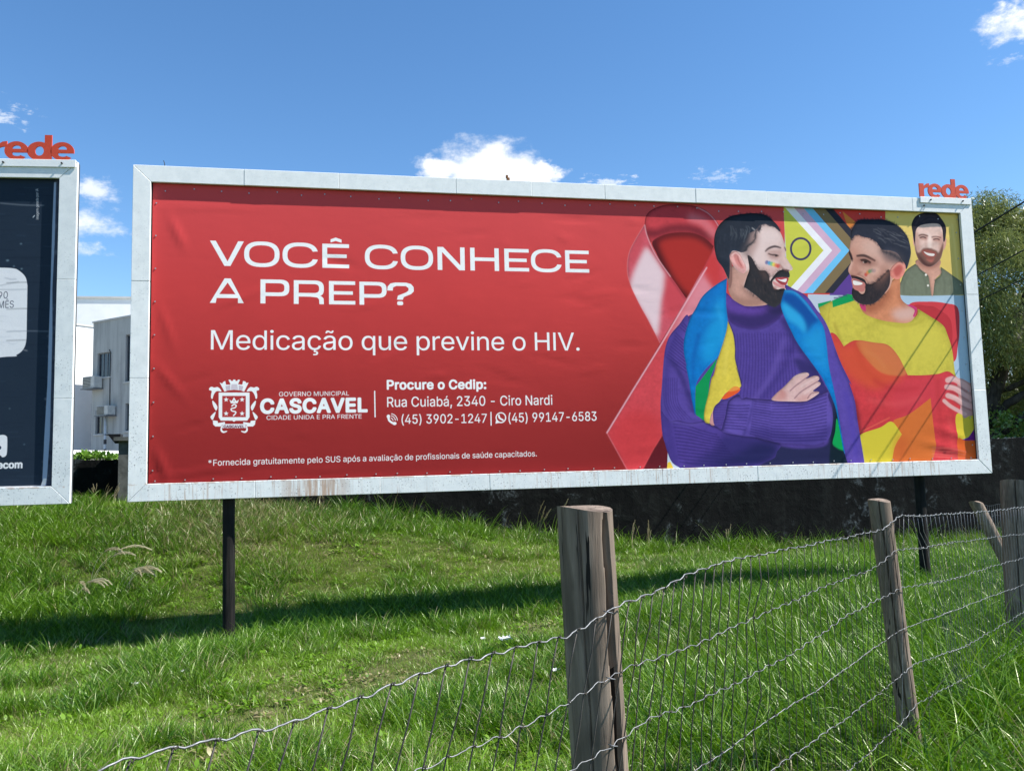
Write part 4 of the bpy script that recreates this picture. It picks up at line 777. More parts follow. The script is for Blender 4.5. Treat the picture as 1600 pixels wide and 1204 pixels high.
class NT:
    def __init__(s, name):
        s.m = bpy.data.materials.new(name); s.m.use_nodes = True; s.t = s.m.node_tree; s.t.nodes.clear()
        s.out = s.n('ShaderNodeOutputMaterial'); s.b = s.n('ShaderNodeBsdfPrincipled'); s.l(s.b.outputs[0], s.out.inputs[0])
    def n(s, t, **kw):
        q = s.t.nodes.new(t)
        for k, v in kw.items(): setattr(q, k, v)
        return q
    def l(s, a, b): s.t.links.new(a, b)
    def setv(s, inp, v):
        if hasattr(v, 'is_linked') or isinstance(v, bpy.types.NodeSocket): s.l(v, inp)
        elif isinstance(v, (tuple, list, np.ndarray)) and len(v) == 3 and inp.type == 'RGBA': inp.default_value = (*[float(q) for q in v], 1)
        else: inp.default_value = v
    def coord(s, kind='Object', scale=(1, 1, 1), loc=(0, 0, 0)):
        tc = s.n('ShaderNodeTexCoord'); mp = s.n('ShaderNodeMapping'); mp.inputs['Scale'].default_value = scale; mp.inputs['Location'].default_value = loc
        s.l(tc.outputs[kind], mp.inputs[0]); return mp.outputs[0]
    def noise(s, vec, scale, detail=4, rough=.5, dist=0):
        q = s.n('ShaderNodeTexNoise'); s.l(vec, q.inputs['Vector']); q.inputs['Scale'].default_value = scale; q.inputs['Detail'].default_value = detail
        q.inputs['Roughness'].default_value = rough; q.inputs['Distortion'].default_value = dist; return q.outputs[0]
    def ramp(s, v, a, b, c=0.0, d=1.0, smooth=True):
        q = s.n('ShaderNodeMapRange'); q.interpolation_type = 'SMOOTHSTEP' if smooth else 'LINEAR'
        s.l(v, q.inputs[0]); q.inputs[1].default_value = a; q.inputs[2].default_value = b; q.inputs[3].default_value = c; q.inputs[4].default_value = d; return q.outputs[0]
    def mix(s, f, a, b):
        q = s.n('ShaderNodeMix'); q.data_type = 'RGBA'; s.setv(q.inputs[0], f); s.setv(q.inputs[6], a); s.setv(q.inputs[7], b); return q.outputs[2]
    def mul(s, a, b, op='MULTIPLY'):
        q = s.n('ShaderNodeMath', operation=op); s.setv(q.inputs[0], a); s.setv(q.inputs[1], b); return q.outputs[0]
    def bump(s, h, strength=.3, dist=.01, normal=None):
        q = s.n('ShaderNodeBump'); s.l(h, q.inputs['Height']); q.inputs['Strength'].default_value = strength; q.inputs['Distance'].default_value = dist
        if normal is not None: s.l(normal, q.inputs['Normal'])
        return q.outputs[0]
    def fin(s, color, rough=.7, normal=None, spec=.4, **kw):
        s.setv(s.b.inputs['Base Color'], color); s.setv(s.b.inputs['Roughness'], rough); s.b.inputs['Specular IOR Level'].default_value = spec
        if normal is not None: s.l(normal, s.b.inputs['Normal'])
        for k, v in kw.items(): s.setv(s.b.inputs[k], v)
        return s.m
def plain(name, col, rough=.7, var=.12, scale=6, spec=.3, bump=.15, metallic=0.0):
    t = NT(name); c = t.coord(); n = t.noise(c, scale, 6, .6)
    col = np.array(col, float)
    q = t.mix(t.ramp(n, .3, .7), tuple(col * (1 - var)), tuple(np.minimum(col * (1 + var), 1)))
    return t.fin(q, rough, t.bump(t.noise(c, scale * 8, 4), bump, .003), spec, Metallic=metallic)

def mat_frame():
    """white sheet metal with speckled grime, vertical scratches and rust runs"""
    t = NT('painted sheet metal'); c = t.coord('Object')
    fine = t.noise(c, 55, 3, .6); gr = t.noise(c, 9, 6, .65); v = t.coord('Object', (60, 60, 2.2)); st = t.noise(v, 1.6, 4, .6)
    big = t.noise(c, 1.3, 4, .5)
    sep = t.n('ShaderNodeSeparateXYZ'); t.l(c, sep.inputs[0]); z = t.mul(sep.outputs[2], 1.3035, 'SUBTRACT')
    low = t.ramp(z, 3.0, .0, 0.15, 1.0, False)
    base = t.mix(t.ramp(gr, .35, .75), (.80, .81, .805), (.70, .72, .725))
    sp = t.mul(t.ramp(fine, .58, .66), t.ramp(t.noise(c, 5, 4, .6, ), .40, .58)); sp = t.mul(sp, low)
    base = t.mix(t.mul(sp, .85), base, (.10, .10, .10))
    sc = t.mul(t.ramp(st, .60, .70), t.mul(t.ramp(big, .45, .6), low)); base = t.mix(t.mul(sc, .65), base, (.30, .31, .33))
    sm = t.mul(t.ramp(t.noise(c, 3.2, 5, .6), .5, .75), .22); base = t.mix(t.mul(sm, low), base, (.42, .43, .44))
    # rust runs, the strongest left of the middle of the bottom rail
    m0 = t.ramp(t.mul(t.mul(sep.outputs[0], 1.78, 'SUBTRACT'), 0, 'ADD'), -.45, -.1); m1 = t.ramp(sep.outputs[0], 2.25, 1.9)
    bot = t.ramp(z, .19, .15); rv = t.coord('Object', (26, 26, 1.2)); rn = t.noise(rv, 1.4, 5, .65)
    rz = t.mul(t.mul(t.mul(m0, m1), bot), t.ramp(rn, .38, .56))
    rz2 = t.mul(t.mul(bot, t.ramp(rn, .52, .66)), t.ramp(t.noise(c, .8, 2), .40, .55))
    edge = t.mul(t.ramp(z, .150, .172), t.mul(bot, t.ramp(t.noise(c, 14, 4), .45, .6)))
    rr = t.mul(t.mul(t.mul(rz, .72), t.mul(rz2, .5), 'MAXIMUM'), t.mul(edge, 1.0), 'MAXIMUM')
    base = t.mix(rr, base, (.36, .16, .055))
    return t.fin(base, t.ramp(gr, .3, .8, .38, .6), t.bump(t.noise(c, 2.2, 3), .5, .012, t.bump(fine, .08, .002)), .4)
def mat_wood(name, a=(.22, .19, .165), b=(.085, .07, .06), sc=1.0):
    t = NT(name); c = t.coord('Object', (28 * sc, 28 * sc, 1.6)); g = t.noise(c, 1.5, 7, .62, .4); c2 = t.coord('Object'); k = t.noise(t.coord('Object', (6, 6, .9)), 1.4, 4, .55)
    col = t.mix(t.ramp(g, .35, .68), b, a); col = t.mix(t.ramp(k, .42, .7), col, tuple(np.array(a) * .55)); col = t.mix(t.mul(t.ramp(t.noise(c2, 3.5, 3), .5, .72), .6), col, tuple(np.array(b) * .6))
    fine = t.noise(t.coord('Object', (120 * sc, 120 * sc, 5)), 1.5, 4, .6)
    ck = t.noise(t.coord('Object', (34 * sc, 34 * sc, .55)), 1.3, 3, .5, .3); col = t.mix(t.mul(t.ramp(ck, .655, .67), t.ramp(t.noise(t.coord('Object', (9, 9, 1.5)), 1.1, 2), .40, .5)), col, (.018, .014, .012)); col = t.mix(t.ramp(fine, .55, .8, 0, .6), col, tuple(np.array(b) * .7))
    return t.fin(col, .85, t.bump(g, .8, .006, t.bump(fine, .5, .002)), .2)
def mat_print(im, name):
    t = NT(name); uv = t.n('ShaderNodeTexCoord'); ti = t.n('ShaderNodeTexImage'); ti.image = im; ti.interpolation = 'Linear'; ti.extension = 'EXTEND'; t.l(uv.outputs['UV'], ti.inputs[0])
    c = t.coord('Object'); n1 = t.noise(c, 2.2, 4, .5, .6); n2 = t.noise(t.coord('Object', (1, 1, 3)), 5, 3, .5)
    v = t.n('ShaderNodeTexVoronoi'); t.l(c, v.inputs['Vector']); v.inputs['Scale'].default_value = 2.6; v.inputs['Randomness'].default_value = 1
    pits = t.mul(t.ramp(v.outputs['Distance'], .09, .0), t.ramp(t.noise(c, 1.7, 2), .45, .6))
    h = t.mul(t.mul(n1, .9), t.mul(n2, .35), 'ADD'); h = t.mul(h, t.mul(pits, .3), 'ADD')
    dirt = t.ramp(t.noise(c, 1.1, 5, .6), .4, .8, 1, .965)
    mm = t.n('ShaderNodeMix'); mm.data_type = 'RGBA'; mm.blend_type = 'MULTIPLY'; mm.inputs[0].default_value = 1; t.l(ti.outputs[0], mm.inputs[6]); t.l(dirt, mm.inputs[7])
    return t.fin(mm.outputs[2], .5, t.bump(h, .09, .03), .06)
# ---------------------------------------------------------------- ground
def vnoise(x, y, seed=0):
    """smooth value noise in numpy"""
    rg = np.random.default_rng(seed); T = rg.random((64, 64)); xi = np.floor(x).astype(int); yi = np.floor(y).astype(int); fx = x - xi; fy = y - yi
    fx = fx * fx * (3 - 2 * fx); fy = fy * fy * (3 - 2 * fy); g = lambda a, b: T[a % 64, b % 64]
    return (g(xi, yi) * (1 - fx) + g(xi + 1, yi) * fx) * (1 - fy) + (g(xi, yi + 1) * (1 - fx) + g(xi + 1, yi + 1) * fx) * fy
def fbm(x, y, seed=0, o=4):
    return sum(vnoise(x * 2 ** i, y * 2 ** i, seed + i) * .5 ** i for i in range(o)) / sum(.5 ** i for i in range(o))
def board_xy(x, y):
    dx, dy = x - BO[0], y - BO[1]; return dx * BA[0] + dy * BA[1], dx * BN[0] + dy * BN[1]
WALL_N = 5.6                                                     # the boundary wall stands this far behind the hoarding
def ground_z(x, y):
    x = np.asarray(x, float); y = np.asarray(y, float); s, n = board_xy(x, y)
    rise = np.interp(s, [-8, -1, 2.3, 4.3, 6.2, 8.0, 12], [1.12, 1.08, .72, .32, -.04, -.20, -.30])
    t = np.clip((n - .5) / (WALL_N - .5), 0, 1); t = t * t * (3 - 2 * t)
    z = rise * t
    z = z - .17 * np.interp(s, [-12, 2.5, 6.5], [1, 1, 0]) * np.interp(n, [-5, -2, .8, 3.5], [0, 1, 1, 0])
    z = z + .10 * (fbm(x * .8, y * .8, 3, 3) - .5) * np.clip((12 - n) / 6, 0, 1)
    far = np.clip((n - WALL_N - .4) / 3, 0, 1); z = z * (1 - far) + far * 0.95
    out = np.clip((np.hypot(x, y - 8) - 22) / 60, 0, 1); return z * (1 - out) + .9 * out
def build_ground():
    gx = np.unique(np.concatenate([np.linspace(-14, 14, 113), np.sign(np.linspace(-1, 1, 41)) * np.abs(np.linspace(-1, 1, 41)) ** 2.5 * 1500]))
    gy = np.unique(np.concatenate([np.linspace(-4, 18, 93), 8 + np.sign(np.linspace(-1, 1, 41)) * np.abs(np.linspace(-1, 1, 41)) ** 2.5 * 1500]))
    X, Y = np.meshgrid(gx, gy); Z = ground_z(X, Y); nx, ny = len(gx), len(gy)
    v = np.stack([X.ravel(), Y.ravel(), Z.ravel()], 1); f = [(j * nx + i, j * nx + i + 1, (j + 1) * nx + i + 1, (j + 1) * nx + i) for j in range(ny - 1) for i in range(nx - 1)]
    t = NT('soil and thatch'); c = t.coord('Object'); n1 = t.noise(c, 1.1, 5, .6); n2 = t.noise(c, 14, 6, .7); n3 = t.noise(c, 70, 3, .6)
    col = t.mix(t.ramp(n2, .35, .65), (.045, .065, .018), (.115, .125, .04)); col = t.mix(t.ramp(n1, .56, .72), col, (.19, .165, .10)); col = t.mix(t.ramp(n3, .5, .75), col, (.05, .06, .02))
    m = t.fin(col, .95, t.bump(n3, .8, .02), .1)
    obj('ground', mesh('ground', v, f, m, True), kind='structure')
build_ground()

# ---------------------------------------------------------------- boundary wall behind the hoardings
def wp(s, n, z=0.0):
    p = BO + BA * s + BN * n; return np.array([p[0], p[1], z])
def build_wall():
    t = NT('mouldy render'); c = t.coord('Object'); a = t.noise(c, .7, 6, .68, .5); b = t.noise(c, 3.4, 7, .7, .3); d = t.noise(c, 26, 4, .65); st = t.noise(t.coord('Object', (7, 7, .8)), 1.2, 5, .6)
    col = t.mix(t.ramp(b, .42, .72), (.006, .0065, .007), (.013, .015, .0145)); col = t.mix(t.mul(t.mul(t.ramp(b, .52, .64), t.ramp(a, .50, .60)), t.ramp(d, .35, .6)), col, (.10, .118, .13))
    col = t.mix(t.mul(t.ramp(st, .6, .75), .5), col, (.028, .028, .026))
    m = t.fin(col, .95, t.bump(b, .7, .03, t.bump(d, .4, .01)), .1)
    W = thing('boundary_wall', 'black mould-stained rendered wall running behind the billboards', 'wall', wp(0, WALL_N), (0, 0, YAW))
    top = EYE + .115
    # body in three bays with an uneven top, coping stones on it
    n = 150; x = np.linspace(-14, 24, n); g = random.Random(4)
    v = []; f = []
    for i, xx in enumerate(x):
        dz = .012 * math.sin(xx * 2.1) + .01 * g.uniform(-1, 1)
        for yy, zz in ((0, -.9), (.012 * math.sin(xx * 5), .5), (0, top + dz), (.17, top + dz), (.17, -.9)): v.append((xx, yy, zz))
    for i in range(n - 1):
        for k in range(4): f.append((i * 5 + k, (i + 1) * 5 + k, (i + 1) * 5 + k + 1, i * 5 + k + 1))
    obj('wall_body', mesh('wall_body', v, f, m, False), W)
    # crumbly lichen and dry moss along the top
    mm = plain('dry moss', (.20, .20, .17), .95, .4, 20); B = MB()
    for i in range(1500):
        xx = g.uniform(-6, 16); s = g.uniform(.008, .03); yy = g.uniform(0, .16); z = top + g.uniform(-.005, .012); k = g.random() * 3
        B.add([(xx, yy, z), (xx + s * math.cos(k), yy + s * math.sin(k), z), (xx + s * .4, yy + s * .3, z + s * g.uniform(.5, 1.6))], [(0, 1, 2)])
    obj('moss', B.me('moss', mm), W, kind='stuff')
    # grey pillar at the left bay
    px = at_depth(197, 700, 1)
    mp = plain('weathered pillar render', (.16, .16, .15), .9, .35, 5)
    return W
build_wall()

# ---------------------------------------------------------------- pillar, buildings between the hoardings
def on_line(px, py, o, a):
    """where the viewing ray of a pixel crosses the vertical plane through o along a"""
    n = np.array([-a[1], a[0], 0]); d = ray(px, py); e = np.array([0, 0, EYE]); t = ((o - e) @ n) / (d @ n); return e + d * t

M_WHITE_WALL = plain('sunlit white masonry paint', (.80, .80, .79), .8, .04, 1.2, .2)
M_GREY_WALL = None
def mat_stained_wall():
    t = NT('streaked grey masonry paint'); c = t.coord('Object'); st = t.noise(t.coord('Object', (3, 3, .25)), 1.3, 6, .62); b = t.noise(c, .6, 5, .6); f = t.noise(c, 9, 5, .6)
    col = t.mix(t.ramp(st, .42, .72), (.45, .45, .43), (.31, .31, .30)); col = t.mix(t.mul(t.ramp(b, .5, .7), .5), col, (.28, .28, .265)); col = t.mix(t.mul(t.ramp(f, .6, .8), .2), col, (.25, .25, .25))
    return t.fin(col, .9, t.bump(f, .2, .01), .15)
def build_buildings():
    mw = M_WHITE_WALL; mg = mat_stained_wall(); dark = plain('dark window glass', (.012, .016, .028), .15, .1, 3, .5, .02); alu = plain('grey window frame', (.16, .17, .18), .5, .1, 9, .5, .05); conc = plain('pale concrete', (.50, .50, .48), .9, .1, 2)
    # grey two-storey house: corner at the far left, wall coming towards the hoardings on the right
    Yc = 36.0; c0 = at_depth(142, 700, Yc); a = np.array([.86, -.51, 0]); a /= np.linalg.norm(a)
    zt = at_depth(142.3, 505, Yc)[2]; zb = .2
    H = thing('grey_house', 'grey two-storey house with streaked walls and wall-mounted air conditioners, between the billboards', 'house', (c0[0], c0[1], zb), (0, 0, math.atan2(a[1], a[0])))
    Hm = zt - zb; Lw = 14.0
    # wall with real openings: built as a grid with recessed windows
    def loc(px, py):
        p = on_line(px, py, c0, a); return (p - c0) @ a, p[2] - zb
    wins = []
    for (x0, y0, x1, y1) in ((152.5, 552, 172, 588), (149.5, 641, 169, 677)):
        s0, z1 = loc(x0, (y0 + y0) / 2); s1, z0 = loc(x1, y1); wins.append((s0, z0, s1, z1))
    s0, z1 = loc(196.5, 523); s1, z0 = loc(201, 596); wins.append((s0, z0, s0 + 1.4, z1)); s0, z1 = loc(196, 630); s1, z0 = loc(201, 673); wins.append((s0, z0, s0 + 1.4, z1))
    xs = sorted({0.0, Lw, *[w[0] for w in wins], *[w[2] for w in wins]}); zs = sorted({0.0, Hm, *[w[1] for w in wins], *[w[3] for w in wins]})
    B = MB()
    for i in range(len(xs) - 1):
        for j in range(len(zs) - 1):
            cx, cz = (xs[i] + xs[i + 1]) / 2, (zs[j] + zs[j + 1]) / 2
            if any(w[0] < cx < w[2] and w[1] < cz < w[3] for w in wins): continue
            B.add([(xs[i], 0, zs[j]), (xs[i + 1], 0, zs[j]), (xs[i + 1], 0, zs[j + 1]), (xs[i], 0, zs[j + 1])], [(0, 1, 2, 3)])
    for x0, z0, x1, z1 in wins:
        B.add([(x0, 0, z0), (x1, 0, z0), (x1, .16, z0), (x0, .16, z0)], [(0, 1, 2, 3)]); B.add([(x0, 0, z1), (x0, .16, z1), (x1, .16, z1), (x1, 0, z1)], [(0, 1, 2, 3)])
        B.add([(x0, 0, z0), (x0, .16, z0), (x0, .16, z1), (x0, 0, z1)], [(0, 1, 2, 3)]); B.add([(x1, 0, z0), (x1, 0, z1), (x1, .16, z1), (x1, .16, z0)], [(0, 1, 2, 3)])
    B.add([(0, 0, 0), (0, 0, Hm), (0, 9, Hm), (0, 9, 0)], [(0, 1, 2, 3)]); B.add([(Lw, 0, 0), (Lw, 9, 0), (Lw, 9, Hm), (Lw, 0, Hm)], [(0, 1, 2, 3)]); B.add([(0, 9, 0), (0, 9, Hm), (Lw, 9, Hm), (Lw, 9, 0)], [(0, 1, 2, 3)])
    B.box(0.01, .01, Hm - .35, Lw - .01, 8.99, Hm - .30)
    obj('wall', B.me('wall', mg), H)
    obj('parapet', MB().box(-.04, -.04, Hm, Lw + .04, .16, Hm + .07).me('parapet', conc), H)
    for k, (x0, z0, x1, z1) in enumerate(wins):
        fr = MB(); w = .045
        fr.box(x0, .07, z0, x0 + w, .13, z1); fr.box(x1 - w, .07, z0, x1, .13, z1); fr.box(x0 + w, .07, z0, x1 - w, .13, z0 + w); fr.box(x0 + w, .07, z1 - w, x1 - w, .13, z1)
        wo = obj('window', fr.me('window', alu), H); m = 3 if k != 2 else 2
        for q in range(m):
            u0 = x0 + w + (x1 - x0 - 2 * w) * q / m; u1 = x0 + w + (x1 - x0 - 2 * w) * (q + 1) / m
            obj('pane', MB().box(u0 + .012, .10, z0 + w, u1 - .012, .11, z1 - w).me('pane', dark if k != 1 or q == 0 else plain('curtained glass', (.16, .17, .17), .3, .2, 4)), wo)
            if q: obj('mullion', MB().box(u0 - .02, .08, z0 + w, u0 + .02, .12, z1 - w).me('mullion', alu), wo)
        obj('sill', MB().box(x0 - .06, -.06, z0 - .06, x1 + .06, .01, z0).me('sill', conc), H)
    # air conditioners
    def aircon(x0, y0, x1, y1, shelf):
        s0, z1 = loc(x0, y0); s1, z0 = loc(x1, y1); b = MB().box(s0, -.42, z0, s1, -.04, z1)
        ac = obj('air_conditioner', b.me('air_conditioner', plain('yellowed white plastic', (.55, .54, .50), .6, .1, 8)), H); bevel(ac, .02)
        g = MB(); cx = s0 + (s1 - s0) * .42; cz = (z0 + z1) / 2
        for i in range(7):
            zz = z0 + (z1 - z0) * (i + 1) / 8; g.box(s0 + .06, -.44, zz - .012, s1 - (s1 - s0) * .3, -.425, zz + .012)
        obj('grille', g.me('grille', plain('dark grille', (.06, .06, .06), .6)), ac)
        obj('bracket', MB().box(s0 - .03, -.5, z0 - .05, s1 + .03, -.0, z0 - .01).me('bracket', alu), H)
        return s0, s1, z0, z1
    aircon(142.8, 590, 161, 606, 1); s0, s1, z0, z1 = aircon(164.5, 635, 182, 648, 1)
    # striped downpipe pole under the second unit
    sa, za = loc(171.5, 650); sb, _ = loc(175, 650); cx = (sa + sb) / 2; pm = plain('pipe white', (.62, .62, .62), .6); P = MB().tube([(cx, -.25, 0), (cx, -.25, z0 - .06)], .055, 8)
    dp = obj('service_pipe', P.me('service_pipe', pm, True), H)
    for i in range(6):
        zz = .35 + i * .42; obj('band', MB().tube([(cx, -.25, zz), (cx, -.25, zz + .2)], .062, 8).me('band', plain('pipe band', (.05, .05, .055), .6)), dp)
    sc, zc = loc(171.5, 546); sd, zd = loc(173, 590)
    obj('cable', MB().tube([(sc, -.03, zc), (sc + .12, -.03, zc - .15), (sc + .1, -.03, zc - 1.2), (sc + .12, -.03, z1)], .018, 5).me('cable', plain('black cable', (.01, .01, .01), .6)), H)
    # white commercial building behind, sunlit
    Yw = 46.0; w0 = at_depth(40, 466, Yw); zt2 = at_depth(118, 466, Yw)[2]; aw = np.array([.985, .17, 0]); aw /= np.linalg.norm(aw)
    o0 = at_depth(118, 466, Yw) - aw * 14; 
    Wb = thing('white_building', 'tall plain white building behind the grey house, lit by the sun', 'building', (o0[0], o0[1], .2), (0, 0, math.atan2(aw[1], aw[0])))
    Ht = zt2 - .2
    obj('wall', MB().box(0, 0, 0, 34, 12, Ht).me('wall', mw), Wb); obj('roof_edge', MB().box(-.08, -.08, Ht, 34.08, .3, Ht + .12).me('roof_edge', conc), Wb)
    # lower white block in front of it, its foot in the shade of the grey house
    aa = np.array([-a[1], a[0], 0]); p0 = on_line(119.5, 508, c0 - a * 2.0, aa); zt3 = p0[2]; oa = p0
    An = thing('white_annex', 'lower white block standing between the grey house and the tall white building', 'building', (oa[0], oa[1], .2), (0, 0, math.atan2(aa[1], aa[0])))
    obj('wall', MB().box(0, 0, 0, 8.0, 6, zt3 - .2).me('wall', mw), An); obj('coping', MB().box(-.05, -.05, zt3 - .2, 8.05, 6.05, zt3 - .12).me('coping', conc), An)
    # pale paved yard behind the wall
    obj('paved_yard', mesh('paved_yard', [(-40, 17, 1.0), (-2, 17, 1.0), (-2, 60, 1.0), (-40, 60, 1.0)], [(0, 1, 2, 3)], plain('yard paving', (.30, .29, .27), .9, .2, 2)), kind='structure')
    # flat concrete slab roof of a low outbuilding, just above the wall top
    sl = thing('outbuilding', 'low outbuilding with a pale flat concrete roof behind the wall', 'outbuilding', (-11.0, 20.5, 1.0), (0, 0, 0))
    so_ = np.array(sl.location); f0, f1, b1, b0 = at_depth(60, 712, 20.5), at_depth(186, 716.5, 20.5), at_depth(193, 704, 26), at_depth(60, 702, 26)
    Q = [f0, f1, b1, b0]; v = [tuple(p - so_) for p in Q] + [tuple(p - so_ - np.array([0, 0, .10])) for p in Q]
    obj('roof_slab', mesh('roof_slab', v, [(0, 1, 2, 3), (7, 6, 5, 4), (0, 4, 5, 1), (1, 5, 6, 2), (2, 6, 7, 3), (3, 7, 4, 0)], plain('sun-bleached roof sheet', (.74, .72, .66), .8, .08, 1.5)), sl)
    w = [tuple(p - so_ + np.array([0, .15, -.11])) for p in (f0, f1)] + [tuple((p - so_) * [1, 1, 0] + [0, .15, 0]) for p in (f1, f0)]; obj('wall', mesh('wall', w, [(0, 3, 2, 1)], plain('dark tiled front', (.07, .07, .07), .9, .3, 6)), sl)
build_buildings()

def build_pillar():
    m = plain('lichened concrete', (.11, .115, .11), .95, .45, 4, .1, .5); o = wp(0, WALL_N - .12); 
    p = on_line(190.5, 683, o, BA); q = on_line(207, 683, o, BA); s0 = (p - o) @ BA; zt = p[2]
    T = thing('wall_pillar', 'grey lichened concrete pillar with a jutting cap, rising from the black wall', 'pillar', wp(s0 + .14, WALL_N - .3), (0, 0, YAW))
    h = zt - .0
    obj('shaft', MB().box(-.14, 0, .5, .26, .29, zt - .06).me('shaft', m), T); obj('cap', MB().box(-.2, -.06, zt - .06, .32, .31, zt).me('cap', m), T)
    d = plain('black lamp housing', (.01, .01, .012), .5)
    obj('lamp_housing', MB().prism([(-.30, zt + .03), (-.20, zt - .10), (-.12, zt - .10), (-.12, zt + .05), (-.42, zt + .05)], .02, .16).me('lamp_housing', d), T)
build_pillar()
# ---------------------------------------------------------------- hoardings
M_FRAME = mat_frame()
M_DARK = plain('dark reveal board', (.045, .05, .055), .8, .3, 5)  # the boards' own dark colour, reveal and backing alike
M_POST = mat_wood('tarred post wood', (.022, .020, .019), (.006, .006, .006))
M_ORANGE = plain('orange acrylic', tuple(ALB((206, 76, 46), .72)), .45, .05, 4, .4, .05)
M_STEEL = plain('dull galvanised steel', (.38, .39, .40), .45, .25, 30, .5, .2, .6)
M_RUST = plain('rusty steel', (.20, .09, .04), .85, .4, 30)

def letter_mesh(ch, mat, depth=.014):
    """heavy rounded lower-case letters, x-height 1"""
    def arc(cx, cy, rx, ry, a0, a1, n=26): return [(cx + rx * math.cos(a), cy + ry * math.sin(a)) for a in np.linspace(math.radians(a0), math.radians(a1), n)]
    t = .31; outs = []; hs = []
    if ch == 'r': outs = [[(0, 0), (.36, 0), (.36, .52)] + arc(.72, .50, .36, .22, 180, 90, 8) + [(.80, .72), (.80, 1.03), (.60, 1.0), (.42, .86), (.36, .80), (.36, 1.0), (0, 1.0)]]
    elif ch == 'e':
        outs = [[(.36, .40), (1.115, .40)] + arc(.56, .5, .56, .53, -2, 318, 50) + [(.74, .25)] + arc(.60, .33, .24, .14, -40, -170, 10)]
        hs = [arc(.565, .60, .215, .20, 0, 180, 12) + [(.35, .60), (.78, .60)]]
    elif ch == 'd':
        outs = [arc(.56, .5, .56, .53, 62, 298, 46) + [(.82, 0), (1.16, 0), (1.16, 1.42), (.82, 1.42)]]
        hs = [arc(.58, .5, .21, .27, 0, 355, 24)]
    bmh = bmesh.new()
    def loop(p):
        vs = [bmh.verts.new((x, 0, z)) for x, z in p]
        return [bmh.edges.new((vs[i], vs[(i + 1) % len(vs)])) for i in range(len(vs))]
    es = []
    for p in outs + hs: es += loop(p)
    bmesh.ops.triangle_fill(bmh, edges=es, use_beauty=True)
    r = bmesh.ops.extrude_face_region(bmh, geom=list(bmh.faces)); bmesh.ops.translate(bmh, verts=[v for v in r['geom'] if isinstance(v, bmesh.types.BMVert)], vec=(0, depth, 0))
    bmesh.ops.recalc_face_normals(bmh, faces=list(bmh.faces))
    me = bpy.data.meshes.new('letter_' + ch); bmh.to_mesh(me); bmh.free(); me.materials.append(mat); return me

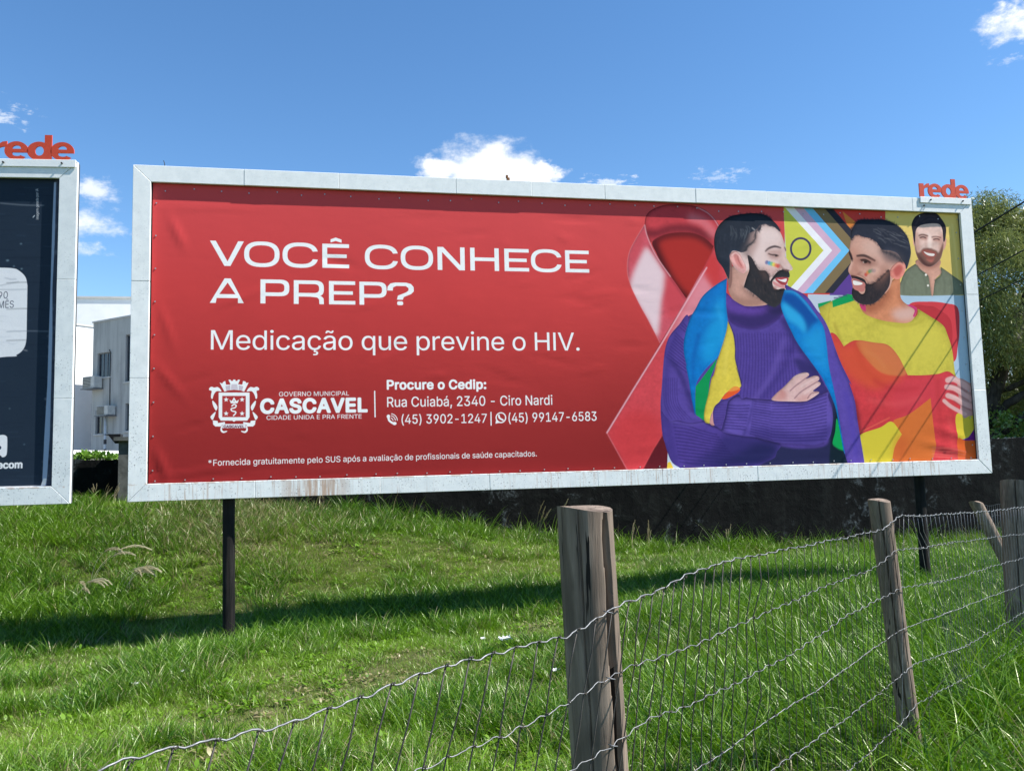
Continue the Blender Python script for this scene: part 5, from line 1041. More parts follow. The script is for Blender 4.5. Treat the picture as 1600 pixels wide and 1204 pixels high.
def _ps(px, py):
    p = on_line(px, py, BO + BN * (BD + .11), BA); return (p - BO) @ BA
PS0, PS1 = _ps(357.5, 880), _ps(1441, 820)
def hoarding(T, im_mat, joints_top, joints_bot, uvrect, main, seed):
    """everything in the hoarding's own coordinates; T sits on the ground under its lower left corner"""
    zb = (BO if main else BO2)[2] - T.location.z; g = random.Random(seed); F = BF; th = .032; D = BD
    def panel(poly, **kw): 
        o = obj('frame_panel', MB().prism([(x, z + zb) for x, z in poly], 0 + kw.get('dy', 0), th).me('frame_panel', M_FRAME), T); bevel(o, .0035, 1); return o
    gp = .0009
    # object coordinates drive the grime, so each panel keeps the hoarding's origin
    def rail(js, z0, z1, top):
        xs = [0] + js + [BW]
        for i in range(len(xs) - 1):
            a, b = xs[i] + gp, xs[i + 1] - gp; dy = g.uniform(-.003, .001)
            if i == 0: a = 0
            if i == len(xs) - 2: b = BW
            if top:
                p = [(a if i else F + gp, z0), (b if i < len(xs) - 2 else BW - F - gp, z0), (b, z1), (a, z1)]
                if i == 0: p = [(F + gp, z0), (b, z0), (b, z1), (gp * 2, z1)]
                if i == len(xs) - 2: p = [(a, z0), (BW - F - gp, z0), (BW - gp * 2, z1), (a, z1)]
            else:
                p = [(a, z0), (b, z0), (b, z1), (a, z1)]
                if i == 0: p = [(gp * 2, z0), (b, z0), (b, z1), (F + gp, z1)]
                if i == len(xs) - 2: p = [(a, z0), (BW - gp * 2, z0), (BW - F - gp, z1), (a, z1)]
            panel(p, dy=dy)
    rail(joints_bot, 0, F, False); rail(joints_top, BH - F, BH, True)
    for x0, x1, sgn in ((0, F, 1), (BW - F, BW, -1)):
        js = [0, 1.12 + .1 * sgn, 2.2, BH]
        for i in range(3):
            a, b = js[i] + (gp if i else 0), js[i + 1] - (gp if i < 2 else 0)
            if sgn > 0:
                p = [(x0, a), (x1, a), (x1, b), (x0, b)]
                if i == 0: p = [(x0, gp * 2), (x1, F + gp), (x1, b), (x0, b)]
                if i == 2: p = [(x0, a), (x1, a), (x1, BH - F - gp), (x0, BH - gp * 2)]
            else:
                p = [(x0, a), (x1, a), (x1, b), (x0, b)]
                if i == 0: p = [(x0, F + gp), (x1, gp * 2), (x1, b), (x0, b)]
                if i == 2: p = [(x0, a), (x1, a), (x1, BH - gp * 2), (x0, BH - F - gp)]
            panel(p, dy=g.uniform(-.002, .001))
    # dark inner reveal behind the plates, and the board carrying the sheet
    R = MB(); e = .004
    for x0, z0, x1, z1 in ((e, e, F - e, BH - e), (BW - F + e, e, BW - e, BH - e), (F - e, e, BW - F + e, F - e), (F - e, BH - F + e, BW - F + e, BH - e)): R.box(x0, th + .001, z0 + zb, x1, D + .006, z1 + zb)
    obj('inner_reveal', R.me('inner_reveal', M_DARK), T)
    obj('backing_board', MB().box(.01, D + .012, .01 + zb, BW - .01, D + .03, BH - .01 + zb).me('backing_board', M_DARK), T)
    # the printed sheet, slightly slack
    nx, nz = 240, 84; xs = np.linspace(PU0 + .035, BW - PU0, nx); zs = np.linspace(PV0, PV0 + PH, nz); X, Z = np.meshgrid(xs, zs)
    Y = np.full_like(X, D) - .002
    eu = np.minimum(np.minimum(X - xs[0], xs[-1] - X) / .35, 1); ez = np.minimum(np.minimum(Z - zs[0], zs[-1] - Z) / .3, 1); soft = np.clip(eu, 0, 1) * np.clip(ez, 0, 1)
    Y = Y + .006 * (fbm(X * .9, Z * .9, seed, 3) - .5) * soft
    rr = random.Random(seed + 1)
    if main:
        for i in range(60):                                      # small pinches and short creases
            cx, cz = rr.uniform(.4, 9.4), rr.uniform(.3, 3.1); an = rr.uniform(-.5, .5); L = rr.uniform(.05, .25); w = rr.uniform(.015, .03); am = rr.uniform(.002, .007) * rr.choice([-1, 1])
            u = (X - cx) * math.cos(an) + (Z - cz) * math.sin(an); v = -(X - cx) * math.sin(an) + (Z - cz) * math.cos(an); Y += am * np.exp(-(u / L) ** 2 - (v / w) ** 2)
        for cx, cz, an, L, w, am in ((.42, 2.72, -1.15, .16, .03, -.010), (.33, 1.75, -1.25, .22, .025, -.008), (.36, 1.2, -.9, .22, .03, -.009), (.30, .36, -1.2, .16, .03, -.016), (.6, .27, .12, .5, .022, -.008), (1.6, .24, .06, .7, .016, -.005), (6.6, .25, .05, .9, .016, -.005), (9.2, .33, -.25, .25, .03, -.012), (9.3, .5, -.3, .22, .03, -.010), (9.25, .24, -.2, .3, .02, .010), (.5, 2.98, 0.02, .6, .02, -.004)):
            u = (X - cx) * math.cos(an) + (Z - cz) * math.sin(an); v = -(X - cx) * math.sin(an) + (Z - cz) * math.cos(an); Y += am * np.exp(-(u / L) ** 2 - (v / w) ** 2)
    Y = np.minimum(Y, D + .008)
    v = np.stack([X.ravel(), Y.ravel(), Z.ravel() + zb], 1); f = [(j * nx + i, j * nx + i + 1, (j + 1) * nx + i + 1, (j + 1) * nx + i) for j in range(nz - 1) for i in range(nx - 1)]
    me = mesh('printed_sheet', v, f, im_mat, True); uvl = me.uv_layers.new(name='UVMap'); u0, v0, w, h = uvrect
    li = np.zeros(len(me.loops), int); me.loops.foreach_get('vertex_index', li); uv = np.stack([(X.ravel() - u0) / w, (Z.ravel() - v0) / h], 1)[li]; uvl.data.foreach_set('uv', uv.ravel().astype(np.float32))
    obj('printed_sheet', me, T)
    # staples along the sheet's edge
    st = MB().box(-.006, -.004, -.006, .006, .001, .006).me('staple', M_STEEL)
    if main:
        for i in range(36):
            x = .26 + i * (BW - .52) / 35 + g.uniform(-.03, .03); obj('staple', st, T, (x, D - .006, zb + F + .022 + g.uniform(0, .012))); obj('staple', st, T, (x + .06, D - .006, zb + BH - F - .05 + g.uniform(-.03, .01)))
        for i in range(9): obj('staple', st, T, (F + .045, D - .006, zb + .3 + i * .34)); obj('staple', st, T, (BW - F - .04, D - .006, zb + .35 + i * .33))
    # name plate with the company letters, top right
    npx0, npx1 = BW - .735 if main else BW - .83, BW - .012
    zp0, zp1 = BH - .065, BH + .012
    pl_ = obj('name_plate', MB().box(npx0, -.016, zp0 + zb, npx1, -.004, zp1 + zb).me('name_plate', plain('clean white plate', (.80, .81, .81), .45, .03, 4)), T); bevel(pl_, .003, 1)
    bolt = MB().tube([(0, 0, 0), (0, -.018, 0)], .009, 6).me('bolt', plain('dark bolt', (.03, .03, .03), .5))
    for bx in (npx0 + .14, npx1 - .13): obj('bolt', bolt, T, (bx, -.016, zp0 + zb + .038))
    obj('bolt', bolt, T, (npx0 + .05, -.003, zb + BH - .10)); 
    sc = (.172 if main else .180); k = (npx1 - npx0 - .03) / (3.76 * .205 / .205) ; kx = (npx1 - npx0 - .015) / 4.02
    x = npx0 + .002; adv = {'r': .69, 'e': 1.06, 'd': 1.10}
    for ch in 'rede':
        lm = letter_mesh(ch, M_ORANGE); lo = obj('letter', lm, T, (x, -.010, zp1 + zb - .003), (0, 0, 0)); lo.scale = (kx, 1, sc); x += adv[ch] * kx
    # posts behind
    for s in ((PS0, PS1) if main else (BW - 3.2,)):
        p = (BO if main else BO2) + (BA if main else BA2) * s + (BN if main else BN2) * (D + .11); gz = float(ground_z(p[0], p[1])) - T.location.z
        n = 14; rows = 16; vv = []; ff = []
        for i in range(rows + 1):
            z = gz - .3 + (zb + .6 - gz + .3) * i / rows
            for q in range(n):
                a = 2 * math.pi * q / n; r = .060 * (1 + .06 * math.sin(3 * a + i * .4) + g.uniform(-.02, .02)); vv.append((s + r * math.cos(a), D + .11 + r * math.sin(a), z))
        for i in range(rows):
            for q in range(n): ff.append((i * n + q, i * n + (q + 1) % n, (i + 1) * n + (q + 1) % n, (i + 1) * n + q))
        obj('support_post', mesh('support_post', vv, ff, M_POST, True), T)
    for z in (.5, 1.7, 2.9): obj('batten', MB().box(.3, D + .031, z + zb - .04, BW - .3, D + .07, z + zb + .04).me('batten', M_POST), T)
    return zb

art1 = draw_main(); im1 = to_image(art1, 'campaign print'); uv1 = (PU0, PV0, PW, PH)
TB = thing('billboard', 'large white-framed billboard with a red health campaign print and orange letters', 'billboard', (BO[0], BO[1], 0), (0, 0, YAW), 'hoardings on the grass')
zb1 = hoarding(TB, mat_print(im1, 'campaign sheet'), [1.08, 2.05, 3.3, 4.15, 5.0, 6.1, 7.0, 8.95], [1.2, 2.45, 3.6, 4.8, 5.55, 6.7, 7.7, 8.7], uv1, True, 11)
art2 = draw_second(); im2 = to_image(art2, 'dark print')
TB2 = thing('billboard', 'billboard with a peeling navy blue poster, cut off by the left edge', 'billboard', (BO2[0], BO2[1], 0), (0, 0, YAW2), 'hoardings on the grass')
hoarding(TB2, mat_print(im2, 'navy sheet'), [2, 4, 6, 7.6, 8.9], [2, 4, 6, 7.4, 8.8], (art2.u0, art2.v0, art2.w, art2.h), False, 23)
# odds and ends on the top rail of the big one
obj('wire_stub', MB().tube([(.30, .01, zb1 + BH - .002), (.298, .01, zb1 + BH + .03), (.288, .01, zb1 + BH + .058)], .004, 5).me('wire_stub', M_DARK), TB)
sx = (on_line(795, 280, BO, BA) - BO) @ BA
rs = MB().box(sx - .022, 0, zb1 + BH, sx + .012, .03, zb1 + BH + .035); rs.box(sx - .03, .004, zb1 + BH + .028, sx - .004, .026, zb1 + BH + .065); o = obj('rusty_bracket', rs.me('rusty_bracket', M_RUST), TB); bevel(o, .006)

# ---------------------------------------------------------------- overhead cables (they cast the slanting shadows on the right of the print)
mc = plain('black cable sheath', (.012, .012, .014), .6)
def cable(s, z, label, r=.011):
    pts = []
    for n in np.linspace(-18, 42, 60):
        p = BO + BA * s + BN * n; zz = BO[2] + z - .18 * n + .0016 * n * n
        pts.append((p[0], p[1], zz))
    b = MB().tube([np.array(p) - np.array(pts[0]) for p in pts], r, 6).me('overhead_cable', mc, True)
    T = thing('overhead_cable', label, 'cable', pts[0], group='cables strung over the hoarding', me=b); return T
cable(10.33, 3.28, 'topmost of three thin black cables crossing the tree crown at the upper right')
cable(10.33, 2.70, 'middle one of three thin black cables crossing the tree at the upper right', .008)
cable(10.36, 2.37, 'lowest of three thin black cables crossing the tree at the upper right', .007)
# ---------------------------------------------------------------- wire fence with split round posts
FO = np.array([.22, 2.40, 0.0]); FD = np.array([.712, .702, 0.0]); FD /= np.linalg.norm(FD); FN = np.array([-FD[1], FD[0], 0.0])
def sz(px, py, off=0.0):
    p = on_line(px, py, FO + FN * off, FD); return (p - FO) @ FD, p[2]
WP = [
 [(60, 1240), (150, 1204), (250, 1170), (446, 1131), (500, 1107), (560, 1085), (640, 1055), (720, 1028), (800, 1010), (885, 990), (965, 945), (1030, 920), (1077, 896), (1120, 880), (1200, 862), (1290, 843), (1345, 833), (1378, 826), (1396, 812), (1404, 805), (1430, 807), (1500, 800), (1565, 796), (1600, 792), (1700, 786)],
 [(540, 1250), (640, 1204), (713, 1171), (787, 1147), (842, 1118), (900, 1088), (981, 1040), (1031, 1027), (1077, 1008), (1116, 992), (1147, 975), (1200, 952), (1290, 912), (1350, 893), (1375, 880), (1397, 859), (1430, 857), (1485, 846), (1600, 834), (1700, 822)],
 [(800, 1260), (896, 1200), (970, 1152), (996, 1133), (1016, 1120), (1077, 1098), (1147, 1064), (1200, 1037), (1250, 1010), (1320, 962), (1380, 932), (1405, 918), (1489, 903), (1600, 870), (1700, 850)],
 [(980, 1280), (1077, 1204), (1150, 1156), (1200, 1120), (1275, 1077), (1388, 993), (1418, 976), (1506, 947), (1600, 911), (1700, 880)],
 [(1110, 1280), (1204, 1202), (1317, 1123), (1397, 1060), (1422, 1037), (1506, 1010), (1600, 953), (1700, 915)],
 [(1240, 1285), (1322, 1202), (1401, 1131), (1430, 1098), (1510, 1056), (1600, 999), (1700, 960)],
 [(1330, 1285), (1401, 1202), (1428, 1169), (1510, 1106), (1600, 1045), (1700, 1005)]]
WS = []
for k, pl in enumerate(WP):
    a = np.array([sz(x, y) for x, y in pl]); 
    if k == 0: base = a
    else:                                                        # carry the line on to the left at an even spacing below the top wire
        for s_ in (a[0, 0] - .5, -1.2, -2.0):
            if s_ < a[0, 0] - .2:
                z_ = np.interp(s_, base[:, 0], base[:, 1]) - .2 * k; a = np.vstack([[s_, z_], a])
    WS.append(a)
def wz(k, s):
    return np.interp(s, WS[k][:, 0], WS[k][:, 1])
M_WIRE = plain('weathered galvanised wire', (.17, .175, .185), .5, .25, 40, .5, .2, .55)
M_WIRE2 = plain('dull dark wire', (.055, .05, .045), .6, .4, 30, .4, .2, .4)
M_WOOD = mat_wood('weathered post wood', (.31, .242, .192), (.14, .105, .082))
FE = thing('wire_fence', 'sagging wire mesh fence on split grey wooden posts in the foreground', 'fence', (FO[0], FO[1], 0))
def fp(s, z, off=0.0):
    p = FO * 0 + FD * s + FN * off; return np.array([p[0], p[1], z])
def build_wires():
    g = random.Random(9)
    for k in range(7):
        s0, s1 = -2.0, 7.0; n = int((s1 - s0) / .0135); pts = []
        ph = g.random() * 6
        for i in range(n):
            s = s0 + (s1 - s0) * i / (n - 1); z = wz(k, s) + .0030 * math.sin(2 * math.pi * s / .0815 + ph) + .0016 * math.sin(2 * math.pi * s / .041 + k) + .004 * math.sin(s * 3.1 + k) + .0022 * math.sin(s * 17.3 + 2 * k) + .0012 * math.sin(s * 57 + k)
            pts.append(fp(s, z, -.010 + .003 * math.cos(2 * math.pi * s / .0815)))
        obj('line_wire', MB().tube(pts, .0024 if k == 0 else .0017, 5).me('line_wire', M_WIRE, True), FE)
    i = 0; s = -1.95
    while s < 6.9:
        s += (.081 if s < .1 else .062) + g.uniform(-.006, .006)
        sh = np.interp(s, [-2, -.5, .3, .85, 1.05, 1.5, 2.0, 2.3, 2.45, 2.6, 2.9, 3.4, 4.5, 7], [.36, .34, .30, .22, .05, .02, .05, .22, .26, -.5, -.30, -.10, -.06, 0])
        kink = g.uniform(-.012, .012) + (.03 if .85 < s < 1.15 else 0) + (-.025 if 2.5 < s < 2.85 else 0)
        pts = []; z0 = wz(0, s); off = 0
        for k in range(7):
            zk = wz(k, s - off); 
            if k: off = sh * (z0 - zk) * (1 if k < 3 else .9) + kink * (k % 2) + g.uniform(-.004, .004)
            zk = wz(k, s - off); pts.append((s - off, zk))
            if k < 6:
                zn = wz(k + 1, s - off); pts.append((s - off - sh * (zk - zn) * .5 + kink * .6, (zk + zn) / 2))
        pts.append((s - off, pts[-1][1] - .2))
        B = MB().tube([fp(a, b, -.006) for a, b in pts], .0021 if s < 1.0 else .0015, 4)
        if s < 3.2:
            for a, b in pts[::2][:7]:                            # the twisted tie round every line wire
                B.tube([fp(a - .007, b - .001, -.011), fp(a - .003, b + .004, -.015), fp(a + .001, b - .004, -.012), fp(a + .004, b + .004, -.014), fp(a + .007, b, -.010)], .0016, 4)
        obj('stay_wire', B.me('stay_wire', M_WIRE2 if s < 2.4 else M_WIRE, True), FE)
        i += 1
build_wires()
def log_mesh(name, base, top, r, cracks, seed, mat, rings=60, seg=200, topcut=.01, taper=.0):
    """a round post with drying cracks that open into its surface; cracks: (angle, half width, depth, from, to)"""
    g = np.random.default_rng(seed); base = np.asarray(base, float); top = np.asarray(top, float); ax = top - base; L = np.linalg.norm(ax); ax /= L
    a = np.cross(ax, [0, 1, 0]); a /= np.linalg.norm(a); b = np.cross(ax, a)          # a: to the left/right, b: towards the viewer or away
    T, U = np.meshgrid(np.linspace(0, 2 * math.pi, seg, endpoint=False), np.linspace(0, 1, rings)); 
    R = r * (1 - taper * U) * (1 + .02 * np.sin(2 * T + 1 + seed) + .02 * np.sin(3 * T + 5 * U + seed) + .02 * (fbm(T * 2.2 + 5, U * 5, seed, 3) - .5) + 0.008 * (fbm(T * 9, U * 2, seed + 3, 2) - .5))
    for an, hw, dp, u0, u1 in cracks:
        c = an + .02 * np.sin(U * 9 + seed) + .02 * np.sin(U * 31)
        d = np.abs((T - c + math.pi) % (2 * math.pi) - math.pi); w = hw * np.clip((U - u0) / .12 + .05, 0, 1) * np.clip((u1 - U) / .08 + .35, 0, 1)
        R = R - dp * r * np.clip(1 - d / np.maximum(w, 1e-3), 0, 1) ** .22
    P = base[None, None] + ax * (U * L)[..., None] + a * (R * np.cos(T))[..., None] + b * (R * np.sin(T))[..., None]
    # slightly slanted, uneven sawn top
    tl = topcut * (np.cos(T[-1]) + .4 * np.sin(2 * T[-1])); P[-1] += ax * tl[:, None]
    v = P.reshape(-1, 3).tolist(); f = [(i * seg + k, i * seg + (k + 1) % seg, (i + 1) * seg + (k + 1) % seg, (i + 1) * seg + k) for i in range(rings - 1) for k in range(seg)]
    c0 = len(v); v += P[-1].tolist(); c = len(v); v.append((P[-1].mean(0) - ax * .002).tolist()); f += [(c0 + k, c0 + (k + 1) % seg, c) for k in range(seg)]
    return mesh(name, v, f, mat, False)
def local_axes_angle(px_side): return px_side
def build_posts():
    def post(pt, pb, r, cracks, seed, label=None, zb=None):
        A = on_line(*pt, FO + FN * (r + .004), FD); Bm = on_line(*pb, FO + FN * (r + .004), FD); d = (Bm - A) / (A[2] - Bm[2]); gz = float(ground_z(A[0], A[1])) - .25 if zb is None else zb
        B_ = A + d * (A[2] - gz); o = obj('fence_post', log_mesh('fence_post', B_, A, r, cracks, seed, M_WOOD), FE, (-FO[0], -FO[1], 0))
        if label: o['label'] = label
        for p in o.data.polygons: p.use_smooth = True
    # angle convention: a is +/-x, b is +/-y; the viewer looks along +y, so angles with sin<0 or >0 face the viewer as fixed below
    post((914, 793), (938, 1204), .088, [(FA(.60), .17, .93, .0, 1.0), (FA(-.32), .028, .14, .25, 1.0)], 4, 'thick split post with a wide dark crack down its right side')
    post((1373, 781), (1430, 1204), .0505, [(FA(-.42), .09, .3, .0, 1.0), (FA(.35), .05, .2, .2, .9)], 7, 'slimmer dark post leaning to the left')
    post((1592, 753), (1606, 1060), .125, [(FA(-.12), .09, .85, .0, 1.0), (FA(.5), .04, .2, .2, 1), (FA(-.7), .04, .2, .3, 1)], 12, 'broad post split down the middle')
def staples():
    m = MB().tube([(-.012, .01, 0), (-.012, -.004, 0), (0, -.008, 0), (.012, -.004, 0), (.012, .01, 0)], .0018, 5).me('staple', M_WIRE, True)
    for s, ks in ((.06, (0, 1, 2)), (2.66, (0, 1, 2, 3)), (4.9, (0, 1, 2, 3))):
        for k in ks: obj('staple', m, FE, tuple(fp(s, wz(k, s), -.012)), (0, .3, .6))
def FA(x):
    """angle round a post of a line seen at x (-1 left edge .. 1 right edge) from the viewer's side"""
    return _fa(x)
_ax = np.array([0, 0, 1.0]); _a = np.cross(_ax, [0, 1, 0]); _b = np.cross(_ax, _a)   # a = -x, b = -y (towards the viewer)
def _fa(x): return math.atan2(math.sqrt(1 - x * x) * (1 if _b[1] < 0 else -1), x * (1 if _a[0] > 0 else -1))
build_posts(); staples()
# second, broken run of fence behind: a leaning brace, its netting
def build_back_fence():
    Y = 8.2; t0 = at_depth(1524, 784, Y); t1 = at_depth(1574, 880, Y); d = t1 - t0; B_ = t1 + d * .8
    T = thing('fence_remnant', 'leaning thin post with a scrap of netting behind the broad split post', 'fence', (t0[0], t0[1], 0))
    o = obj('leaning_post', log_mesh('leaning_post', B_, t0, .058, [(FA(.3), .08, .3, 0, 1)], 15, M_WOOD, 30, 32, .03), T, (-t0[0], -t0[1], 0))
    for p in o.data.polygons: p.use_smooth = True
    g = random.Random(3); B = MB(); a = at_depth(1530, 790, Y); b = at_depth(1680, 780, Y); zlo = float(ground_z(a[0], a[1]))
    for i in range(48):
        t = i / 47; p = a * (1 - t) + b * t; x = p[0] - t0[0]; y = p[1] - t0[1]; B.tube([(x, y, p[2]), (x + g.uniform(-.01, .01) - .03, y, p[2] - .4), (x - .05, y, zlo)], .0013, 3, False)
    for k in range(9):
        z = k * .11; B.tube([(a[0] - t0[0] + (b[0] - a[0]) * t, a[1] - t0[1], a[2] * (1 - t) + b[2] * t - z + .008 * math.sin(t * 40 + k)) for t in np.linspace(0, 1, 30)], .0016, 3, False)
    obj('netting', B.me('netting', M_WIRE), T, kind='stuff')
build_back_fence()
# ---------------------------------------------------------------- grass
def mat_blade(name, kind):
    t = NT(name); at = t.n('ShaderNodeAttribute'); at.attribute_type = 'INSTANCER'; at.attribute_name = 'tint'; dr = t.n('ShaderNodeAttribute'); dr.attribute_type = 'INSTANCER'; dr.attribute_name = 'dry'
    uv = t.n('ShaderNodeTexCoord'); sp = t.n('ShaderNodeSeparateXYZ'); t.l(uv.outputs['UV'], sp.inputs[0]); v = sp.outputs[1]; u = sp.outputs[0]
    g = t.mix(at.outputs['Fac'], (.024, .105, .004), (.180, .330, .018))
    g = t.mix(t.ramp(u, .25, 1, 0, .85, False), g, (.190, .340, .026))
    straw = t.mix(u, (.36, .33, .17), (.25, .22, .11))
    dryb = t.mul(t.ramp(t.mul(u, dr.outputs['Fac'], 'ADD'), .98, 1.06), 1.0)
    g = t.mix(dryb, g, straw)
    g = t.mix(t.ramp(v, .0, .45, .85, 0), g, (.035, .05, .015))  # roots painted darker, standing in for the shade between blades
    if kind == 'straw': g = t.mix(t.ramp(u, 0, 1), (.42, .38, .25), (.30, .26, .15))
    if kind == 'plume': g = t.mix(t.ramp(u, 0, 1), (.62, .58, .42), (.50, .44, .28))
    d = t.n('ShaderNodeBsdfDiffuse'); t.l(g, d.inputs[0]); tr = t.n('ShaderNodeBsdfTranslucent'); 
    hs = t.n('ShaderNodeHueSaturation'); hs.inputs['Value'].default_value = 1.3; hs.inputs['Saturation'].default_value = 1.05; t.l(g, hs.inputs['Color']); t.l(hs.outputs[0], tr.inputs[0])
    m1 = t.n('ShaderNodeMixShader'); m1.inputs[0].default_value = .30; t.l(d.outputs[0], m1.inputs[1]); t.l(tr.outputs[0], m1.inputs[2])
    gl = t.n('ShaderNodeBsdfGlossy'); gl.inputs['Roughness'].default_value = .38; gl.inputs['Color'].default_value = (.8, .8, .7, 1); m2 = t.n('ShaderNodeMixShader'); m2.inputs[0].default_value = .05 if kind == 'green' else .02
    t.l(m1.outputs[0], m2.inputs[1]); t.l(gl.outputs[0], m2.inputs[2]); t.l(m2.outputs[0], t.out.inputs[0]); return t.m
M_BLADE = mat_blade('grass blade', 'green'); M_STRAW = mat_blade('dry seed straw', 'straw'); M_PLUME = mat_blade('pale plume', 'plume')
def blades(n, rad, hmin, hmax, wmin, wmax, lean, bend, seed, segs=4, straw=0.0, name='grass_tuft', mat=None):
    g = np.random.default_rng(seed); V_, F_, UV = [], [], []
    for i in range(n):
        a = g.random() * 6.283; r = rad * math.sqrt(g.random()); bx, by = r * math.cos(a), r * math.sin(a); h = g.uniform(hmin, hmax) * (1 - .35 * r / rad); w = g.uniform(wmin, wmax)
        da = a + g.normal(0, .9); L = lean * g.uniform(.2, 1.2); bn = bend * g.uniform(.3, 1.6); dx, dy = math.cos(da), math.sin(da); tw = g.random() * 3.14; u = g.random()
        px, py, pz = bx, by, -.02; ang = L; b0 = len(V_)
        for k in range(segs + 1):
            q = k / segs; ww = w * (1 - q) ** .7 * (.55 + .9 * min(q * 3, 1) * .5) + (0 if k < segs else 0.0003)
            sx, sy = -math.sin(tw + q * .5) * ww / 2, math.cos(tw + q * .5) * ww / 2
            V_ += [(px - sx, py - sy, pz), (px + sx, py + sy, pz)]; UV += [(u, q), (u, q)]
            st = h / segs; px += dx * st * math.sin(ang); py += dy * st * math.sin(ang); pz += st * math.cos(ang); ang += bn / segs * (1 + q)
        for k in range(segs): F_.append((b0 + 2 * k, b0 + 2 * k + 1, b0 + 2 * k + 3, b0 + 2 * k + 2))
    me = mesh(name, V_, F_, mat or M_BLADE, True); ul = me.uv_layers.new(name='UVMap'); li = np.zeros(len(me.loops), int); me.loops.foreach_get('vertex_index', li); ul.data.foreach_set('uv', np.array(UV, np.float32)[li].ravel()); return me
def seed_stalk(seed, h=.5, name='seed_stalk', droop=1.3, fluffy=True, n=5):
    """thin culms ending in a feathery pale head"""
    g = np.random.default_rng(seed); V_, F_, UV = [], [], []
    for i in range(n):
        a = g.random() * 6.283; hh = h * g.uniform(.75, 1.1); wind = g.normal(.1, .3); dx, dy = math.cos(wind), math.sin(wind); px, py, pz = g.uniform(-.04, .04), g.uniform(-.04, .04), 0; ang = g.uniform(.0, .25); u = g.random(); pts = []
        for k in range(9):
            pts.append((px, py, pz)); st = hh / 8; px += dx * st * math.sin(ang); py += dy * st * math.sin(ang); pz += st * math.cos(ang); ang += droop / 8 * (k / 4) * g.uniform(.7, 1.2)
        for k in range(8):
            b0 = len(V_); w = .0030; p, q = pts[k], pts[k + 1]; V_ += [(p[0] - w, p[1], p[2]), (p[0] + w, p[1], p[2]), (q[0] + w, q[1], q[2]), (q[0] - w, q[1], q[2])]; UV += [(u, .9)] * 4; F_.append((b0, b0 + 1, b0 + 2, b0 + 3))
        for j in range(190):
            t = g.uniform(5.6, 8); k = min(int(t), 7); f = t - k; p = np.array(pts[k]) * (1 - f) + np.array(pts[k + 1]) * f; d = np.array(pts[k + 1]) - np.array(pts[k]); d /= np.linalg.norm(d)
            sd = g.normal(0, 1, 3); sd -= d * (sd @ d); sd /= np.linalg.norm(sd); e = p + d * .035 + sd * .016 * (1.2 - abs(t - 6.8) / 1.6); w = sd * 0 + np.cross(d, sd) * .0026; b0 = len(V_); V_ += [tuple(p - w), tuple(p + w), tuple(e)]; UV += [(u, 1)] * 3; F_.append((b0, b0 + 1, b0 + 2))
    me = mesh(name, V_, F_, M_STRAW, True); ul = me.uv_layers.new(name='UVMap'); li = np.zeros(len(me.loops), int); me.loops.foreach_get('vertex_index', li); ul.data.foreach_set('uv', np.array(UV, np.float32)[li].ravel()); return me
def plume(seed, h=.75, n=4):
    """long pale feathery heads bowing to the right in the wind"""
    g = np.random.default_rng(seed); V_, F_, UV = [], [], []
    for i in range(n):
        hh = h * g.uniform(.65, 1.1); az = g.normal(0, .35); dx, dy = math.cos(az), math.sin(az); p = np.array([g.uniform(-.08, .08), g.uniform(-.05, .05), 0.]); ang = g.uniform(.15, .4); u = g.random(); pts = []; K = 14
        for k in range(K): pts.append(p.copy()); p = p + np.array([dx * math.sin(ang), dy * math.sin(ang), math.cos(ang)]) * hh / K; ang += .085 * (1 + k / 7) * g.uniform(.7, 1.3)
        for k in range(K - 1):
            b0 = len(V_); w = np.array([.0, .0022, 0]) ; q0, q1 = pts[k], pts[k + 1]; w = np.array([.0026, 0, .0010]); V_ += [tuple(q0 - w), tuple(q0 + w), tuple(q1 + w), tuple(q1 - w)]; UV += [(u * .4, .9)] * 4; F_.append((b0, b0 + 1, b0 + 2, b0 + 3))
        for j in range(420):
            t = g.uniform(K * .52, K - 1.01); k = int(t); f = t - k; q = pts[k] * (1 - f) + pts[k + 1] * f; d = pts[k + 1] - pts[k]; d /= np.linalg.norm(d); sd = g.normal(0, 1, 3); sd -= d * (sd @ d); sd /= np.linalg.norm(sd)
            tt = (t / K - .52) / .48; wd = .022 * (1 - abs(2 * tt - .8)) + .006; e = q + d * .045 + sd * max(wd, .004); w = np.cross(d, sd) * .0030; b0 = len(V_); V_ += [tuple(q - w), tuple(q + w), tuple(e)]; UV += [(g.random() * .35, 1)] * 3; F_.append((b0, b0 + 1, b0 + 2))
    me = mesh('seed_plume', V_, F_, M_PLUME, True); ul = me.uv_layers.new(name='UVMap'); li = np.zeros(len(me.loops), int); me.loops.foreach_get('vertex_index', li); ul.data.foreach_set('uv', np.array(UV, np.float32)[li].ravel()); return me
PROTO = bpy.data.collections.new('grass prototypes')
def proto(i, me):
    o = bpy.data.objects.new('grass_%02d' % i, me); PROTO.objects.link(o)
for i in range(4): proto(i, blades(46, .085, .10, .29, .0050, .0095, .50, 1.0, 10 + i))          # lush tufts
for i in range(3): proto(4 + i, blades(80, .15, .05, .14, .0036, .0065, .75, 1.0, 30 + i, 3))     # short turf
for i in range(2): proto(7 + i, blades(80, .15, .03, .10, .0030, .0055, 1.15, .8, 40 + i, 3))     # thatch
for i in range(3): proto(9 + i, blades(30, .08, .26, .56, .0050, .0100, .32, 1.1, 50 + i, 6))    # tall rank grass
